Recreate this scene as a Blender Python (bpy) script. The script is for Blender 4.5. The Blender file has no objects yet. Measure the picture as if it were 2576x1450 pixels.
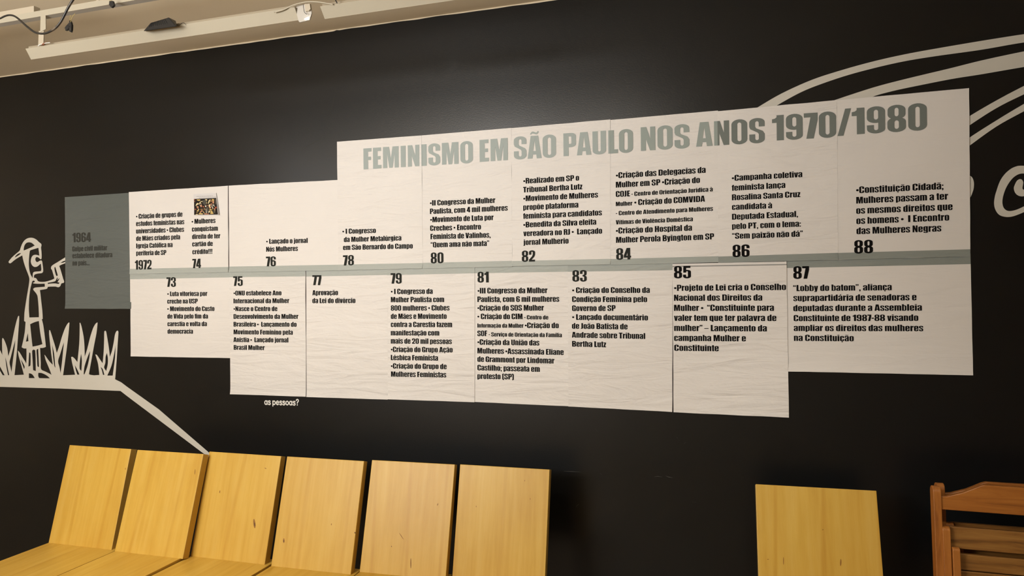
import bpy, bmesh, math, random
from mathutils import Vector, Matrix
from mathutils.noise import noise as pnoise
from mathutils.geometry import delaunay_2d_cdt
random.seed(7)
SC = bpy.context.scene
COL = SC.collection

# ------------------------------------------------------------------ camera
W, H, F = 2576.0, 1450.0, 1830.0
CAM = Vector((0, -2.9, 1.55))
YAW, ROLL, PITCH = math.atan(F / 5538.0), 0.0107, 0.0016
fwd = Vector((-math.sin(YAW) * math.cos(PITCH), math.cos(YAW) * math.cos(PITCH), math.sin(PITCH)))
_r = fwd.cross(Vector((0, 0, 1))).normalized()
_u = _r.cross(fwd)
RT = math.cos(ROLL) * _r - math.sin(ROLL) * _u
UP = math.cos(ROLL) * _u + math.sin(ROLL) * _r
cam = bpy.data.cameras.new('camera'); cam.sensor_width = 36; cam.lens = F / W * 36
cam.clip_start = 0.05
co = bpy.data.objects.new('camera', cam); COL.objects.link(co)
m = Matrix((RT, UP, -fwd)).transposed().to_4x4(); m.translation = CAM
co.matrix_world = m
SC.camera = co

# ------------------------------------------------------------------ light
SC.view_settings.view_transform = 'Standard'
SC.view_settings.look = 'None'
SC.view_settings.gamma = 1
SC.view_settings.use_curve_mapping = False
SC.view_settings.exposure = -0.07
world = bpy.data.worlds.new('world'); SC.world = world; world.use_nodes = True
world.node_tree.nodes['Background'].inputs[0].default_value = (1, .9, .8, 1)
world.node_tree.nodes['Background'].inputs[1].default_value = 0.02

def spot(loc, target, power, size, blend, col=(1, .93, .85), radius=.05):
    l = bpy.data.lights.new('spot_light', 'SPOT'); l.energy = power; l.spot_size = math.radians(size)
    l.spot_blend = blend; l.color = col; l.shadow_soft_size = radius
    o = bpy.data.objects.new('spot_light', l); COL.objects.link(o); o.location = loc
    o.rotation_euler = (Vector(target) - Vector(loc)).to_track_quat('-Z', 'Y').to_euler()
def area(loc, target, power, sx, sy, col=(1, .93, .85)):
    l = bpy.data.lights.new('area_light', 'AREA'); l.energy = power; l.shape = 'RECTANGLE'
    l.size = sx; l.size_y = sy; l.color = col
    o = bpy.data.objects.new('area_light', l); COL.objects.link(o); o.location = loc
    o.rotation_euler = (Vector(target) - Vector(loc)).to_track_quat('-Z', 'Y').to_euler()
# gallery spotlights hung near the ceiling in front of the wall, then fill lamps added for brightness
SPOTC, WARMC, FILLC = (1, .995, 1), (1, .95, .86), (1, .965, .92)
spot((-3.5, -2.35, 2.42), (-2.35, 0, 1.9), 9, 66, 1, SPOTC)
spot((-1.7, -2.3, 2.42), (-1.25, 0, 1.7), 23, 72, 1, SPOTC)
spot((-0.9, -2.3, 2.42), (-0.45, 0, 1.65), 19, 80, 1, WARMC)  # added spot, picked by fitting the brightness towards the right
spot((0.3, -2.0, 2.6), (0.3, -.3, 0.3), 46, 56, 1, WARMC)  # added downward spot, picked in the same brightness fit
spot((-2.3, -1.35, 2.6), (-2.3, -.85, 0), 38, 58, 1, WARMC)  # fill spot added above the chairs to brighten the seats
area((-2.5, -3.8, 2.0), (-2.5, -2.2, 3), 120, 1.6, 1.0, FILLC)  # unseen upward fill lamp, added to brighten the ceiling

# ------------------------------------------------------------------ pixel -> place
def ray(px, py): return fwd + RT * ((px - W / 2) / F) - UP * ((py - H / 2) / F)
def on(px, py, ax, val):
    d = ray(px, py); return CAM + d * ((val - CAM[ax]) / d[ax])
def wl(px, py):                                    # point of the wall plane y = 0 as (x, z)
    p = on(px, py, 1, 0.0); return (p.x, p.z)
def onp(px, py, P, n):
    d = ray(px, py); return CAM + d * ((P - CAM).dot(n) / d.dot(n))

# ------------------------------------------------------------------ materials
def mat(name, col, rough=.6, spec=.5, metal=0, emis=None, est=0):
    m = bpy.data.materials.new(name); m.use_nodes = True
    b = m.node_tree.nodes['Principled BSDF']
    b.inputs['Base Color'].default_value = (*col, 1); b.inputs['Roughness'].default_value = rough
    b.inputs['Specular IOR Level'].default_value = spec; b.inputs['Metallic'].default_value = metal
    if emis: b.inputs['Emission Color'].default_value = (*emis, 1); b.inputs['Emission Strength'].default_value = est
    return m
def N(m, t, **kw):
    n = m.node_tree.nodes.new(t)
    for k, v in kw.items(): setattr(n, k, v)
    return n
def noise_chain(m, scale, nscale, detail=4, rough=.55, rnd=True, dist=0):
    L = m.node_tree.links
    tc = N(m, 'ShaderNodeTexCoord'); mp = N(m, 'ShaderNodeMapping'); mp.inputs['Scale'].default_value = scale
    L.new(tc.outputs['Object'], mp.inputs['Vector'])
    if rnd:
        oi = N(m, 'ShaderNodeObjectInfo'); mu = N(m, 'ShaderNodeMath', operation='MULTIPLY'); mu.inputs[1].default_value = 37
        L.new(oi.outputs['Random'], mu.inputs[0]); L.new(mu.outputs[0], mp.inputs['Location'])
    nz = N(m, 'ShaderNodeTexNoise'); nz.inputs['Scale'].default_value = nscale
    nz.inputs['Detail'].default_value = detail; nz.inputs['Roughness'].default_value = rough
    nz.inputs['Distortion'].default_value = dist
    L.new(mp.outputs[0], nz.inputs['Vector'])
    return nz
def ramp(m, src, stops):
    r = N(m, 'ShaderNodeValToRGB'); e = r.color_ramp.elements
    while len(e) < len(stops): e.new(.5)
    for k, (p, c) in enumerate(stops): e[k].position = p; e[k].color = (*c, 1)
    m.node_tree.links.new(src, r.inputs[0]); return r
def bump(m, src, strength, dist):
    b = N(m, 'ShaderNodeBump'); b.inputs['Strength'].default_value = strength; b.inputs['Distance'].default_value = dist
    m.node_tree.links.new(src, b.inputs['Height'])
    m.node_tree.links.new(b.outputs[0], m.node_tree.nodes['Principled BSDF'].inputs['Normal']); return b
def basecol(m, out): m.node_tree.links.new(out, m.node_tree.nodes['Principled BSDF'].inputs['Base Color'])

M = {}
# matt black wall paint, faint chalky smears
m = mat('black_paint', (.006, .006, .006), .31, .50); M['black'] = m
n1 = noise_chain(m, (1, 1, 1.6), 2.2, 6, .6, False, .6)
basecol(m, ramp(m, n1.outputs[0], [(.35, (.0030, .0038, .0048)), (.62, (.0040, .0050, .0060)), (.8, (.0064, .0074, .0084))]).outputs[0])
n2 = noise_chain(m, (1, 1, 1), 160, 3, .6, False); bump(m, n2.outputs[0], .12, .002)
def paper_mat(name, c0, c1, bs=.75):
    m = mat(name, c0, .62, .25)
    a = noise_chain(m, (1.5, 1, 8.5), 2.6, 3, .5, True, 1.0)
    b = noise_chain(m, (1.1, 1, 1.6), 2.0, 2, .5, True)
    basecol(m, ramp(m, b.outputs[0], [(.3, c0), (.75, c1)]).outputs[0])
    c = noise_chain(m, (5, 1, 7), 5, 3, .5, True, 1.2)
    ad = N(m, 'ShaderNodeMath', operation='MULTIPLY_ADD'); ad.inputs[1].default_value = .18
    m.node_tree.links.new(c.outputs[0], ad.inputs[0]); m.node_tree.links.new(a.outputs[0], ad.inputs[2])
    bump(m, ad.outputs[0], bs, .012)
    return m
M['paper'] = paper_mat('white_paper', (.78, .755, .73), (.82, .795, .77))
M['smooth_paper'] = paper_mat('smooth_white_paper', (.78, .755, .73), (.82, .795, .77), .28)
M['grey_paper'] = paper_mat('slate_paper', (.125, .14, .132), (.14, .155, .148))
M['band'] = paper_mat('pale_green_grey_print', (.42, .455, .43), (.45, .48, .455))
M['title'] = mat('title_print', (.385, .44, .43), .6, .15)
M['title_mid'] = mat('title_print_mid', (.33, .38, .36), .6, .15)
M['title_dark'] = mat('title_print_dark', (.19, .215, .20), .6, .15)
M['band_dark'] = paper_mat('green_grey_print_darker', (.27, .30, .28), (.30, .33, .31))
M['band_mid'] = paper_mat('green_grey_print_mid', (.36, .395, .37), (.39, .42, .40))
M['ink'] = mat('black_print', (.0085, .008, .008), .8, .06)
M['ink2'] = mat('charcoal_print', (.028, .030, .027), .8, .06)
M['ink3'] = mat('dark_print_on_slate', (.052, .052, .045), .8, .1)
M['greyline'] = mat('grey_line_print', (.32, .32, .31), .6, .3)
m = mat('white_vinyl', (.66, .64, .58), .5, .4); M['vinyl'] = m
n1 = noise_chain(m, (1, 1, 1), 3, 3, .5, False)
basecol(m, ramp(m, n1.outputs[0], [(.3, (.64, .62, .555)), (.7, (.69, .67, .61))]).outputs[0])
m = mat('cream_plaster', (.72, .62, .49), .8, .2); M['cream'] = m
n1 = noise_chain(m, (1, 1, 1), 1.2, 4, .5, False)
basecol(m, ramp(m, n1.outputs[0], [(.3, (.87, .76, .575)), (.7, (.91, .80, .615))]).outputs[0])
n2 = noise_chain(m, (1, 1, 1), 40, 4, .6, False); bump(m, n2.outputs[0], .1, .004)
M['cream_metal'] = mat('cream_enamel', (.45, .41, .32), .6, .2)
M['track_cream'] = mat('track_enamel', (.50, .44, .34), .6, .2)
M['housing'] = mat('tan_enamel', (.34, .29, .21), .7, .1)
M['grey_metal'] = mat('grey_enamel', (.50, .47, .42), .5, .4)
M['white_plastic'] = mat('white_plastic', (.85, .84, .8), .4, .5)
M['black_plastic'] = mat('black_plastic', (.012, .012, .013), .45, .5)
m = mat('black_rubber', (.02, .018, .016), .38, .5); M['rubber'] = m
n1 = noise_chain(m, (8, 8, 8), 3, 3, .5, False)
basecol(m, ramp(m, n1.outputs[0], [(.4, (.013, .012, .012)), (.62, (.03, .024, .018)), (.7, (.12, .09, .06))]).outputs[0])
M['copper'] = mat('copper_wire', (.45, .12, .05), .35, .5, .6)
M['yellow_wire'] = mat('yellow_wire', (.55, .42, .12), .5, .4)
M['lens'] = mat('lit_lens', (1, 1, 1), .3, .5, 0, (1, .97, .9), 6)
M['chalk'] = mat('chalk_scratch', (.16, .155, .145), .8, .1)
m = mat('floor_concrete', (.30, .22, .15), .5, .4); M['floor'] = m
n1 = noise_chain(m, (1, 1, 1), 3, 5, .6, False)
basecol(m, ramp(m, n1.outputs[0], [(.3, (.36, .29, .21)), (.7, (.46, .38, .28))]).outputs[0])

def ply(name, rot):
    m = mat(name, (.74, .47, .14), .38, .4)
    sc = (9, 9, .55) if rot == 'v' else (9, .55, 9)
    a = noise_chain(m, sc, 4.5, 8, .62, True, .25)
    b = noise_chain(m, (2.2, 2.2, .7) if rot == 'v' else (2.2, .7, 2.2), 2.2, 3, .5, True, 1.0)
    r1 = ramp(m, a.outputs[0], [(.25, (.60, .355, .052)), (.5, (.665, .42, .075)), (.78, (.71, .48, .115))])
    # wide cathedral grain rings
    wv = N(m, 'ShaderNodeTexWave', wave_type='BANDS', bands_direction='X'); wv.inputs['Scale'].default_value = 1.15
    wv.inputs['Distortion'].default_value = 5; wv.inputs['Detail'].default_value = 2; wv.inputs['Detail Scale'].default_value = .6
    tc = N(m, 'ShaderNodeTexCoord'); mp = N(m, 'ShaderNodeMapping')
    mp.inputs['Scale'].default_value = (1.7, 1, .45) if rot == 'v' else (1.7, .45, 1)
    oi = N(m, 'ShaderNodeObjectInfo'); mu = N(m, 'ShaderNodeMath', operation='MULTIPLY'); mu.inputs[1].default_value = 19
    L = m.node_tree.links
    L.new(oi.outputs['Random'], mu.inputs[0]); L.new(mu.outputs[0], mp.inputs['Location'])
    L.new(tc.outputs['Object'], mp.inputs[0]); L.new(mp.outputs[0], wv.inputs[0])
    rw = ramp(m, wv.outputs['Fac'], [(.0, (.87, .78, .60)), (.035, (1, 1, 1)), (1, (1, 1, 1))])
    mx = N(m, 'ShaderNodeMix', data_type='RGBA', blend_type='MULTIPLY'); mx.inputs[0].default_value = .55
    L.new(r1.outputs[0], mx.inputs[6]); L.new(rw.outputs[0], mx.inputs[7])
    rb = ramp(m, b.outputs[0], [(.3, (.90, .84, .74)), (.6, (1, 1, 1))])
    m2 = N(m, 'ShaderNodeMix', data_type='RGBA', blend_type='MULTIPLY'); m2.inputs[0].default_value = .8
    L.new(mx.outputs[2], m2.inputs[6]); L.new(rb.outputs[0], m2.inputs[7])
    basecol(m, m2.outputs[2]); bump(m, a.outputs[0], .08, .001)
    return m
M['ply'] = ply('birch_plywood', 'v'); M['ply_seat'] = ply('birch_plywood_seat', 'h')
m = mat('plywood_edge', (.5, .33, .1), .6, .2); M['ply_edge'] = m
wv = N(m, 'ShaderNodeTexWave', wave_type='BANDS', bands_direction='Y'); wv.inputs['Scale'].default_value = 60
tc = N(m, 'ShaderNodeTexCoord'); m.node_tree.links.new(tc.outputs['Object'], wv.inputs[0])
basecol(m, ramp(m, wv.outputs['Fac'], [(.3, (.54, .345, .075)), (.7, (.58, .375, .09))]).outputs[0])
M['knot'] = mat('plywood_knot', (.30, .14, .03), .5, .3)
M['knot_dark'] = mat('plywood_knot_core', (.09, .04, .012), .5, .3)
def hardwood(name, c0, c1, c2, hor):
    m = mat(name, c1, .42, .45)
    a = noise_chain(m, (.8, 9, 9) if hor else (9, 9, .8), 6, 7, .62, True, .6)
    basecol(m, ramp(m, a.outputs[0], [(.3, c0), (.5, c1), (.75, c2)]).outputs[0]); bump(m, a.outputs[0], .1, .001)
    return m
M['jato_v'] = hardwood('oiled_hardwood_upright', (.25, .08, .014), (.38, .135, .024), (.46, .18, .036), False)
M['jato_h'] = hardwood('oiled_hardwood_rail', (.23, .075, .012), (.36, .125, .02), (.44, .17, .032), True)
M['jato_s'] = hardwood('weathered_hardwood_slat', (.10, .042, .010), (.25, .11, .024), (.36, .18, .045), True)

# ------------------------------------------------------------------ object helpers
def link(o, parent=None):
    COL.objects.link(o)
    if parent is not None: o.parent = parent
    return o
def tag(o, label=None, cat=None, group=None, kind=None):
    if label: o['label'] = label
    if cat: o['category'] = cat
    if group: o['group'] = group
    if kind: o['kind'] = kind
    return o
def empty(name, loc, rz=0):
    o = bpy.data.objects.new(name, None); o.empty_display_size = .05
    COL.objects.link(o); o.location = loc; o.rotation_euler = (0, 0, rz); return o
def mesh(name, vs, fs, material, parent=None, smooth=False, origin=None):
    """vertices in the parent's frame (or world when top-level; origin moves the object's own origin)"""
    if origin is not None: vs = [Vector(v) - Vector(origin) for v in vs]
    me = bpy.data.meshes.new(name); me.from_pydata([tuple(v) for v in vs], [], fs); me.update()
    mats = material if isinstance(material, (list, tuple)) else [material]
    for k in mats: me.materials.append(k)
    o = bpy.data.objects.new(name, me)
    if origin is not None: o.location = origin
    link(o, parent)
    if smooth:
        for p in me.polygons: p.use_smooth = True
    return o
def from_bm(name, bm, material, parent=None, smooth=False, loc=None, rot=None):
    bmesh.ops.recalc_face_normals(bm, faces=bm.faces)
    me = bpy.data.meshes.new(name); bm.to_mesh(me); bm.free()
    mats = material if isinstance(material, (list, tuple)) else [material]
    for k in mats: me.materials.append(k)
    o = bpy.data.objects.new(name, me); link(o, parent)
    if loc is not None: o.location = loc
    if rot is not None: o.rotation_euler = rot
    if smooth:
        for p in me.polygons: p.use_smooth = True
    return o
def box_bm(x0, y0, z0, x1, y1, z1, bev=0, bm=None, seg=2):
    bm = bm or bmesh.new()
    r = bmesh.ops.create_cube(bm, size=1)
    for v in r['verts']:
        v.co = Vector(((x0 + x1) / 2 + v.co.x * (x1 - x0), (y0 + y1) / 2 + v.co.y * (y1 - y0), (z0 + z1) / 2 + v.co.z * (z1 - z0)))
    if bev: bmesh.ops.bevel(bm, geom=list({e for v in r['verts'] for e in v.link_edges}), offset=bev, segments=seg, affect='EDGES', profile=.5)
    return bm
def tube(name, pts, rad, material, parent=None, n=10, sub=6, origin=None):
    P = [Vector(p) for p in pts]; Q = []
    for i in range(len(P) - 1):
        a, b, c, d = P[max(i - 1, 0)], P[i], P[i + 1], P[min(i + 2, len(P) - 1)]
        for k in range(sub):
            t = k / sub
            Q.append(.5 * ((2 * b) + (c - a) * t + (2 * a - 5 * b + 4 * c - d) * t * t + (3 * b - a - 3 * c + d) * t ** 3))
    Q.append(P[-1]); vs = []; fs = []; ref = Vector((.12, 1, .07)).normalized()
    for i, q in enumerate(Q):
        tg = (Q[min(i + 1, len(Q) - 1)] - Q[max(i - 1, 0)]).normalized()
        a = tg.cross(ref).normalized(); b = tg.cross(a)
        rr = rad[0] + (rad[1] - rad[0]) * i / (len(Q) - 1) if isinstance(rad, tuple) else rad
        for k in range(n):
            an = 2 * math.pi * k / n; vs.append(q + (a * math.cos(an) + b * math.sin(an)) * rr)
    for i in range(len(Q) - 1):
        for k in range(n): fs.append((i * n + k, i * n + (k + 1) % n, (i + 1) * n + (k + 1) % n, (i + 1) * n + k))
    fs.append(tuple(range(n))); fs.append(tuple(range((len(Q) - 1) * n, len(Q) * n)))
    return mesh(name, vs, fs, material, parent, True, origin)

# ------------------------------------------------------------------ room shell
CEIL = 2.745
def slab(name, a, b, material):
    o = from_bm(name, box_bm(*a, *b), material); return tag(o, kind='structure')
XL, XR, YS = -6.2, 4.2, -6.0
slab('floor', (XL, YS, -.1), (XR, .1, 0), M['floor'])
slab('ceiling', (XL, YS, CEIL), (XR, .1, CEIL + .1), M['cream'])
slab('wall_left', (XL - .1, YS, -.1), (XL, .1, CEIL + .1), M['cream'])
slab('wall_right', (XR, YS, -.1), (XR + .1, .1, CEIL + .1), M['cream'])
slab('wall_front', (XL, YS - .1, -.1), (XR, YS, CEIL + .1), M['cream'])
# back wall: cream plaster body with the black paint coat ending in a hand-cut edge just under the ceiling
slab('trim_1', (XL, .004, CEIL - .08), (XR, .1, CEIL), M['cream'])
vs = []; fs = []; n = 700
for i in range(n + 1):
    x = XL + (XR - XL) * i / n
    j = .0025 * pnoise(Vector((x * 9, 0, 0))) + .004 * max(0, pnoise(Vector((x * 1.1, 5, 0)))) + (.003 if pnoise(Vector((x * 40, 9, 0))) > .55 else 0)
    z = CEIL - .0075 + j
    vs += [(x, 0, 0), (x, 0, z), (x, .1, 0), (x, .1, z)]
for i in range(n):
    a = i * 4; b = a + 4
    fs += [(a, b, b + 1, a + 1), (a + 1, b + 1, b + 3, a + 3), (a + 2, a + 3, b + 3, b + 2)]
fs += [(0, 1, 3, 2), (n * 4, n * 4 + 2, n * 4 + 3, n * 4 + 1)]
WALL = tag(mesh('wall_back', vs, fs, M['black']), kind='structure')
bsb = from_bm('baseboard_back', box_bm(XL, -.015, 0, XR, 0, .08, .003), M['black']); tag(bsb, kind='structure')

# scratches in the paint
for pts, wd in [([(1418, 1186), (1440, 1187), (1460, 1188)], .0012), ([(1646, 1200), (1655, 1199), (1666, 1200.5)], .0012),
                ([(1675, 1198), (1683, 1201), (1692, 1202.5)], .0016), ([(1509, 1191), (1514, 1195)], .0016), ([(1449, 1277), (1452, 1272), (1458, 1268)], .001),
                ([(1703, 1100), (1704.5, 1104)], .0018), ([(1707, 1108), (1708.5, 1109)], .0016), ([(1721, 1116), (1725, 1114)], .0018),
                ([(1497, 1079), (1503, 1086)], .0009), ([(1740, 1263), (1752, 1264.5)], .0009), ([(1514, 1153), (1514.6, 1156)], .0011),
                ([(846, 215), (838, 260), (826, 300)], .0022), ([(762, 375), (790, 358), (822, 345)], .0026)]:
    w_ = [wl(*p) for p in pts]; v = []; f = []
    for i, (x, z) in enumerate(w_):
        k = wd * (.5 if i not in (0, len(w_) - 1) else .15)
        d = Vector((w_[min(i + 1, len(w_) - 1)][0] - w_[max(i - 1, 0)][0], w_[min(i + 1, len(w_) - 1)][1] - w_[max(i - 1, 0)][1])).normalized()
        v += [(x - d.y * k, -.0006, z + d.x * k), (x + d.y * k, -.0006, z - d.x * k)]
    for i in range(len(w_) - 1): f.append((2 * i, 2 * i + 1, 2 * i + 3, 2 * i + 2))
    mesh('scratch', v, f, M['chalk'] if wd < .002 else M['ink3'], WALL)

# ------------------------------------------------------------------ heavy condensed lettering (cap height = 100)
def _arc(cx, cy, rx, ry, a0, a1, n=5):
    return [(cx + rx * math.cos(math.radians(a0 + (a1 - a0) * i / n)), cy + ry * math.sin(math.radians(a0 + (a1 - a0) * i / n))) for i in range(n + 1)]
def rrect(x0, y0, x1, y1, rx, ry, n=5):
    rx = min(rx, (x1 - x0) / 2); ry = min(ry, (y1 - y0) / 2)
    return _arc(x1 - rx, y1 - ry, rx, ry, 0, 90, n) + _arc(x0 + rx, y1 - ry, rx, ry, 90, 180, n) + _arc(x0 + rx, y0 + ry, rx, ry, 180, 270, n) + _arc(x1 - rx, y0 + ry, rx, ry, 270, 360, n)
def ring(x0, y0, x1, y1, s, t, ry=17, iry=None):
    o = rrect(x0, y0, x1, y1, (x1 - x0) * .5, ry); iw = (x1 - x0 - 2 * s)
    i = rrect(x0 + s, y0 + t, x1 - s, y1 - t, iw * .5, iry or min(8, ry * .6)); n = len(o)
    return [[o[k], o[(k + 1) % n], i[(k + 1) % n], i[k]] for k in range(n)]
def arch(x0, x1, yl, yr, y1, sl, sr, t, ry=17, iry=7, n=6):
    """n-shape; flip vertically by passing y1 below the legs"""
    sg = 1 if y1 > max(yl, yr) else -1; w = (x1 - x0) / 2; iw = (x1 - sr - x0 - sl) / 2
    o = _arc(x1 - w, y1 - sg * ry, w, sg * ry, 0, 90, n) + _arc(x0 + w, y1 - sg * ry, w, sg * ry, 90, 180, n)
    cx = x0 + sl + iw
    i = _arc(cx, y1 - sg * (t + iry), iw, sg * iry, 0, 90, n) + _arc(cx, y1 - sg * (t + iry), iw, sg * iry, 90, 180, n)
    o = [(x1, yr)] + o + [(x0, yl)]; i = [(x1 - sr, yr)] + i + [(x0 + sl, yl)]
    return [[o[k], o[k + 1], i[k + 1], i[k]] for k in range(len(o) - 1)]
def bowl(x0, x1, y0, y1, s, t, rx=24, ry=16, n=6):
    """D shape open on the left"""
    o = [(x0, y1)] + _arc(x1 - rx, y1 - ry, rx, ry, 90, 0, n) + _arc(x1 - rx, y0 + ry, rx, ry, 0, -90, n) + [(x0, y0)]
    rx2 = max(3, rx - s + 3); ry2 = max(3, ry - t + 2)
    i = [(x0, y1 - t)] + _arc(x1 - s - rx2, y1 - t - ry2, rx2, ry2, 90, 0, n) + _arc(x1 - s - rx2, y0 + t + ry2, rx2, ry2, 0, -90, n) + [(x0, y0 + t)]
    return [[o[k], o[k + 1], i[k + 1], i[k]] for k in range(len(o) - 1)]
def R(x0, y0, x1, y1): return [[(x0, y0), (x1, y0), (x1, y1), (x0, y1)]]
def P(*p): return [list(p)]
def sh(ps, dx, dy=0): return [[(x + dx, y + dy) for x, y in p] for p in ps]
def rot180(ps, w, h): return [[(w - x, h - y) for x, y in p] for p in ps]
def disc(cx, cy, r, n=14): return [[(cx + r * math.cos(2 * math.pi * k / n), cy + r * math.sin(2 * math.pi * k / n)) for k in range(n)]]
def comma(x, y=0): return P((x, y), (x + 17, y), (x + 17, y + 17), (x, y + 17)) + P((x, y), (x + 17, y), (x + 15, y - 8), (x + 8, y - 16), (x + 1, y - 17), (x + 6, y - 8))
def quote(x, up):
    q = P((0, 0), (15, 0), (15, 15), (0, 15)) + P((0, 0), (15, 0), (13, -7), (7, -13), (1, -14), (5, -7))
    if up: q = rot180(q, 15, 0)
    return sh(q, x, 85 if not up else 86)
GL = {}
def g(ch, w, polys, lb=3.5, rb=3.5): GL[ch] = (lb + w + rb, sh(polys, lb))
CS = dict(s=22, t=12)
g('A', 63, P((0, 0), (15, 100), (31.5, 100), (31.5, 80), (22, 0)) + P((63, 0), (48, 100), (31.5, 100), (31.5, 80), (41, 0)) + P((24, 17), (39, 17), (37, 33), (26, 33)), 1, 1)
g('B', 59, R(0, 0, 23, 100) + bowl(20, 57, 47, 100, 21, 15) + bowl(20, 59, 0, 55, 21.5, 16), 5)
g('C', 58, arch(0, 58, 48, 61, 101, 23, 23, 13) + arch(0, 58, 48, 38, -1, 23, 23, 13))
g('D', 59, R(0, 0, 23, 100) + bowl(20, 59, 0, 100, 22, 15, 26, 17), 5)
g('E', 43, R(0, 0, 24, 100) + R(22, 83, 42, 100) + R(22, 43, 39, 59) + R(22, 0, 43, 17), 5, 3)
g('F', 42, R(0, 0, 24, 100) + R(22, 83, 42, 100) + R(22, 43, 39, 59), 5, 2)
g('G', 58, arch(0, 58, 48, 61, 101, 23, 23, 13) + arch(0, 58, 48, 50, -1, 23, 23, 13) + R(31, 36, 58, 52) + R(44, 0, 58, 30))
g('H', 59, R(0, 0, 24, 100) + R(35, 0, 59, 100) + R(22, 43, 37, 60), 5, 5)
g('I', 25, R(0, 0, 25, 100), 5, 5)
g('J', 33, R(9, 14, 33, 100) + P((0, 0), (12, 0), (22, 0), (29, 5), (33, 15), (9, 15), (7, 14), (0, 14)), 1, 5)
g('L', 41, R(0, 0, 24, 100) + R(22, 0, 41, 17), 5, 1)
g('M', 79, R(0, 0, 21, 100) + R(58, 0, 79, 100) + P((19, 100), (31, 100), (39.5, 45), (39.5, 0), (31, 0), (20, 72)) + P((60, 100), (48, 100), (39.5, 45), (39.5, 0), (48, 0), (59, 72)), 5, 5)
g('N', 57, R(0, 0, 20, 100) + R(37, 0, 57, 100) + P((19, 100), (22, 100), (38, 48), (38, 0), (36, 0), (19, 52)), 5, 5)
g('O', 59, ring(0, -1, 59, 101, 22, 13, 20))
g('P', 56, R(0, 0, 23, 100) + bowl(20, 56, 38, 100, 21, 15, 22, 15), 5, 2)
g('Q', 59, ring(0, -1, 59, 101, 22, 13, 20) + P((34, 8), (46, -4), (58, -10), (58, 2), (48, 12)))
g('R', 58, R(0, 0, 23, 100) + bowl(20, 57, 46, 100, 21, 15, 22, 15) + P((35, 0), (58, 0), (58, 40), (54, 48), (44, 53), (30, 53), (30, 46), (35, 44)), 5, 4)
g('S', 57, arch(0, 57, 66, 66, 101, 22, 22, 13) + arch(0, 57, 36, 36, -1, 22, 22, 13) + P((0, 67), (22, 67), (25, 60), (57, 37), (35, 36), (31, 42), (4, 57)) + P((25, 60), (50, 48), (57, 36), (35, 36)))
g('T', 54, R(0, 83, 54, 100) + R(15, 0, 39, 85), 1, 1)
g('U', 58, arch(0, 58, 100, 100, -1, 23, 23, 13), 4.5, 4.5)
g('V', 61, P((0, 100), (24, 100), (30.5, 32), (30.5, 0), (14, 0)) + P((61, 100), (37, 100), (30.5, 32), (30.5, 0), (47, 0)), 1, 1)
XH = 82
g('a', 50, arch(0, 50, 56, 0, XH + 1, 20, 21, 11, 14, 6) + arch(0, 36, 24, 10, -1, 20, 7, 11, 13, 4) + P((0, 22), (20, 22), (20, 31), (29, 39), (29, 51), (14, 46), (4, 39), (0, 32)), 2.5, 3.5)
g('b', 51, R(0, 0, 21, 100) + ring(2, -1, 51, XH + 1, 19, 10, 15), 4)
g('c', 48, arch(0, 48, 40, 50, XH + 1, 21, 19, 11, 15, 6) + arch(0, 48, 40, 31, -1, 21, 19, 11, 15, 6))
g('d', 51, R(30, 0, 51, 100) + ring(0, -1, 49, XH + 1, 21, 10, 15), 3.5, 4)
g('e', 50, arch(0, 50, 36, 36, XH + 1, 21, 21, 11, 15, 6) + arch(0, 50, 37, 28, -1, 21, 20, 11, 15, 6) + R(20, 36, 50, 46))
g('f', 31, R(6, 0, 27, 78) + P((6, 76), (27, 76), (27, 82), (31, 85), (31, 99), (20, 100), (11, 97), (6, 88)) + R(0, 67, 31, 80), 1, 0)
g('g', 51, ring(0, 10, 49, XH + 1, 21, 10, 15) + R(30, 2, 51, XH) + arch(0, 51, 5, 6, -15, 20, 21, 9, 12, 3))
g('h', 50, R(0, 0, 21, 100) + arch(2, 50, 60, 0, XH + 1, 19, 21, 11, 14, 6), 4, 4)
g('i', 22, R(0, 0, 22, XH) + R(0, 88, 22, 100), 4, 4)
g('j', 25, R(3, -2, 25, XH) + R(3, 88, 25, 100) + P((-3, -14), (12, -14), (20, -12), (25, -4), (25, 0), (3, 0), (2, -3), (-3, -3)), 2, 4)
g('l', 22, R(0, 0, 22, 100), 4, 4)
g('m', 78, R(0, 0, 21, XH) + arch(2, 50, 60, 0, XH + 1, 19, 21, 11, 14, 6) + arch(30, 78, 60, 0, XH + 1, 20, 21, 11, 14, 6), 4, 4)
g('n', 50, R(0, 0, 21, XH) + arch(2, 50, 60, 0, XH + 1, 19, 21, 11, 14, 6), 4, 4)
g('o', 50, ring(0, -1, 50, XH + 1, 21, 10, 16))
g('p', 51, R(0, -13, 21, XH) + ring(2, -1, 51, XH + 1, 19, 10, 15), 4)
g('q', 51, R(30, -13, 51, XH) + ring(0, -1, 49, XH + 1, 21, 10, 15), 3.5, 4)
g('r', 36, R(0, 0, 21, XH) + P((20, 55), (20, 68), (25, 78), (36, 83), (36, 60), (27, 60), (22, 56)), 4, 1)
g('s', 47, arch(0, 47, 57, 57, XH + 1, 19, 19, 10, 14, 5) + arch(0, 47, 27, 27, -1, 19, 19, 10, 14, 5) + P((0, 58), (19, 58), (21, 52), (47, 30), (28, 27), (26, 33), (4, 47)) + P((21, 52), (41, 42), (47, 28), (28, 27)), 2.5, 2.5)
g('t', 31, R(6, 6, 27, 97) + R(0, 67, 31, 80) + P((6, 10), (6, 6), (10, 0), (31, 0), (31, 13), (27, 13), (27, 20), (6, 20)), 1, 2)
g('u', 50, arch(0, 48, XH, 22, -1, 21, 19, 11, 14, 6) + R(29, 0, 50, XH), 4, 4)
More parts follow.
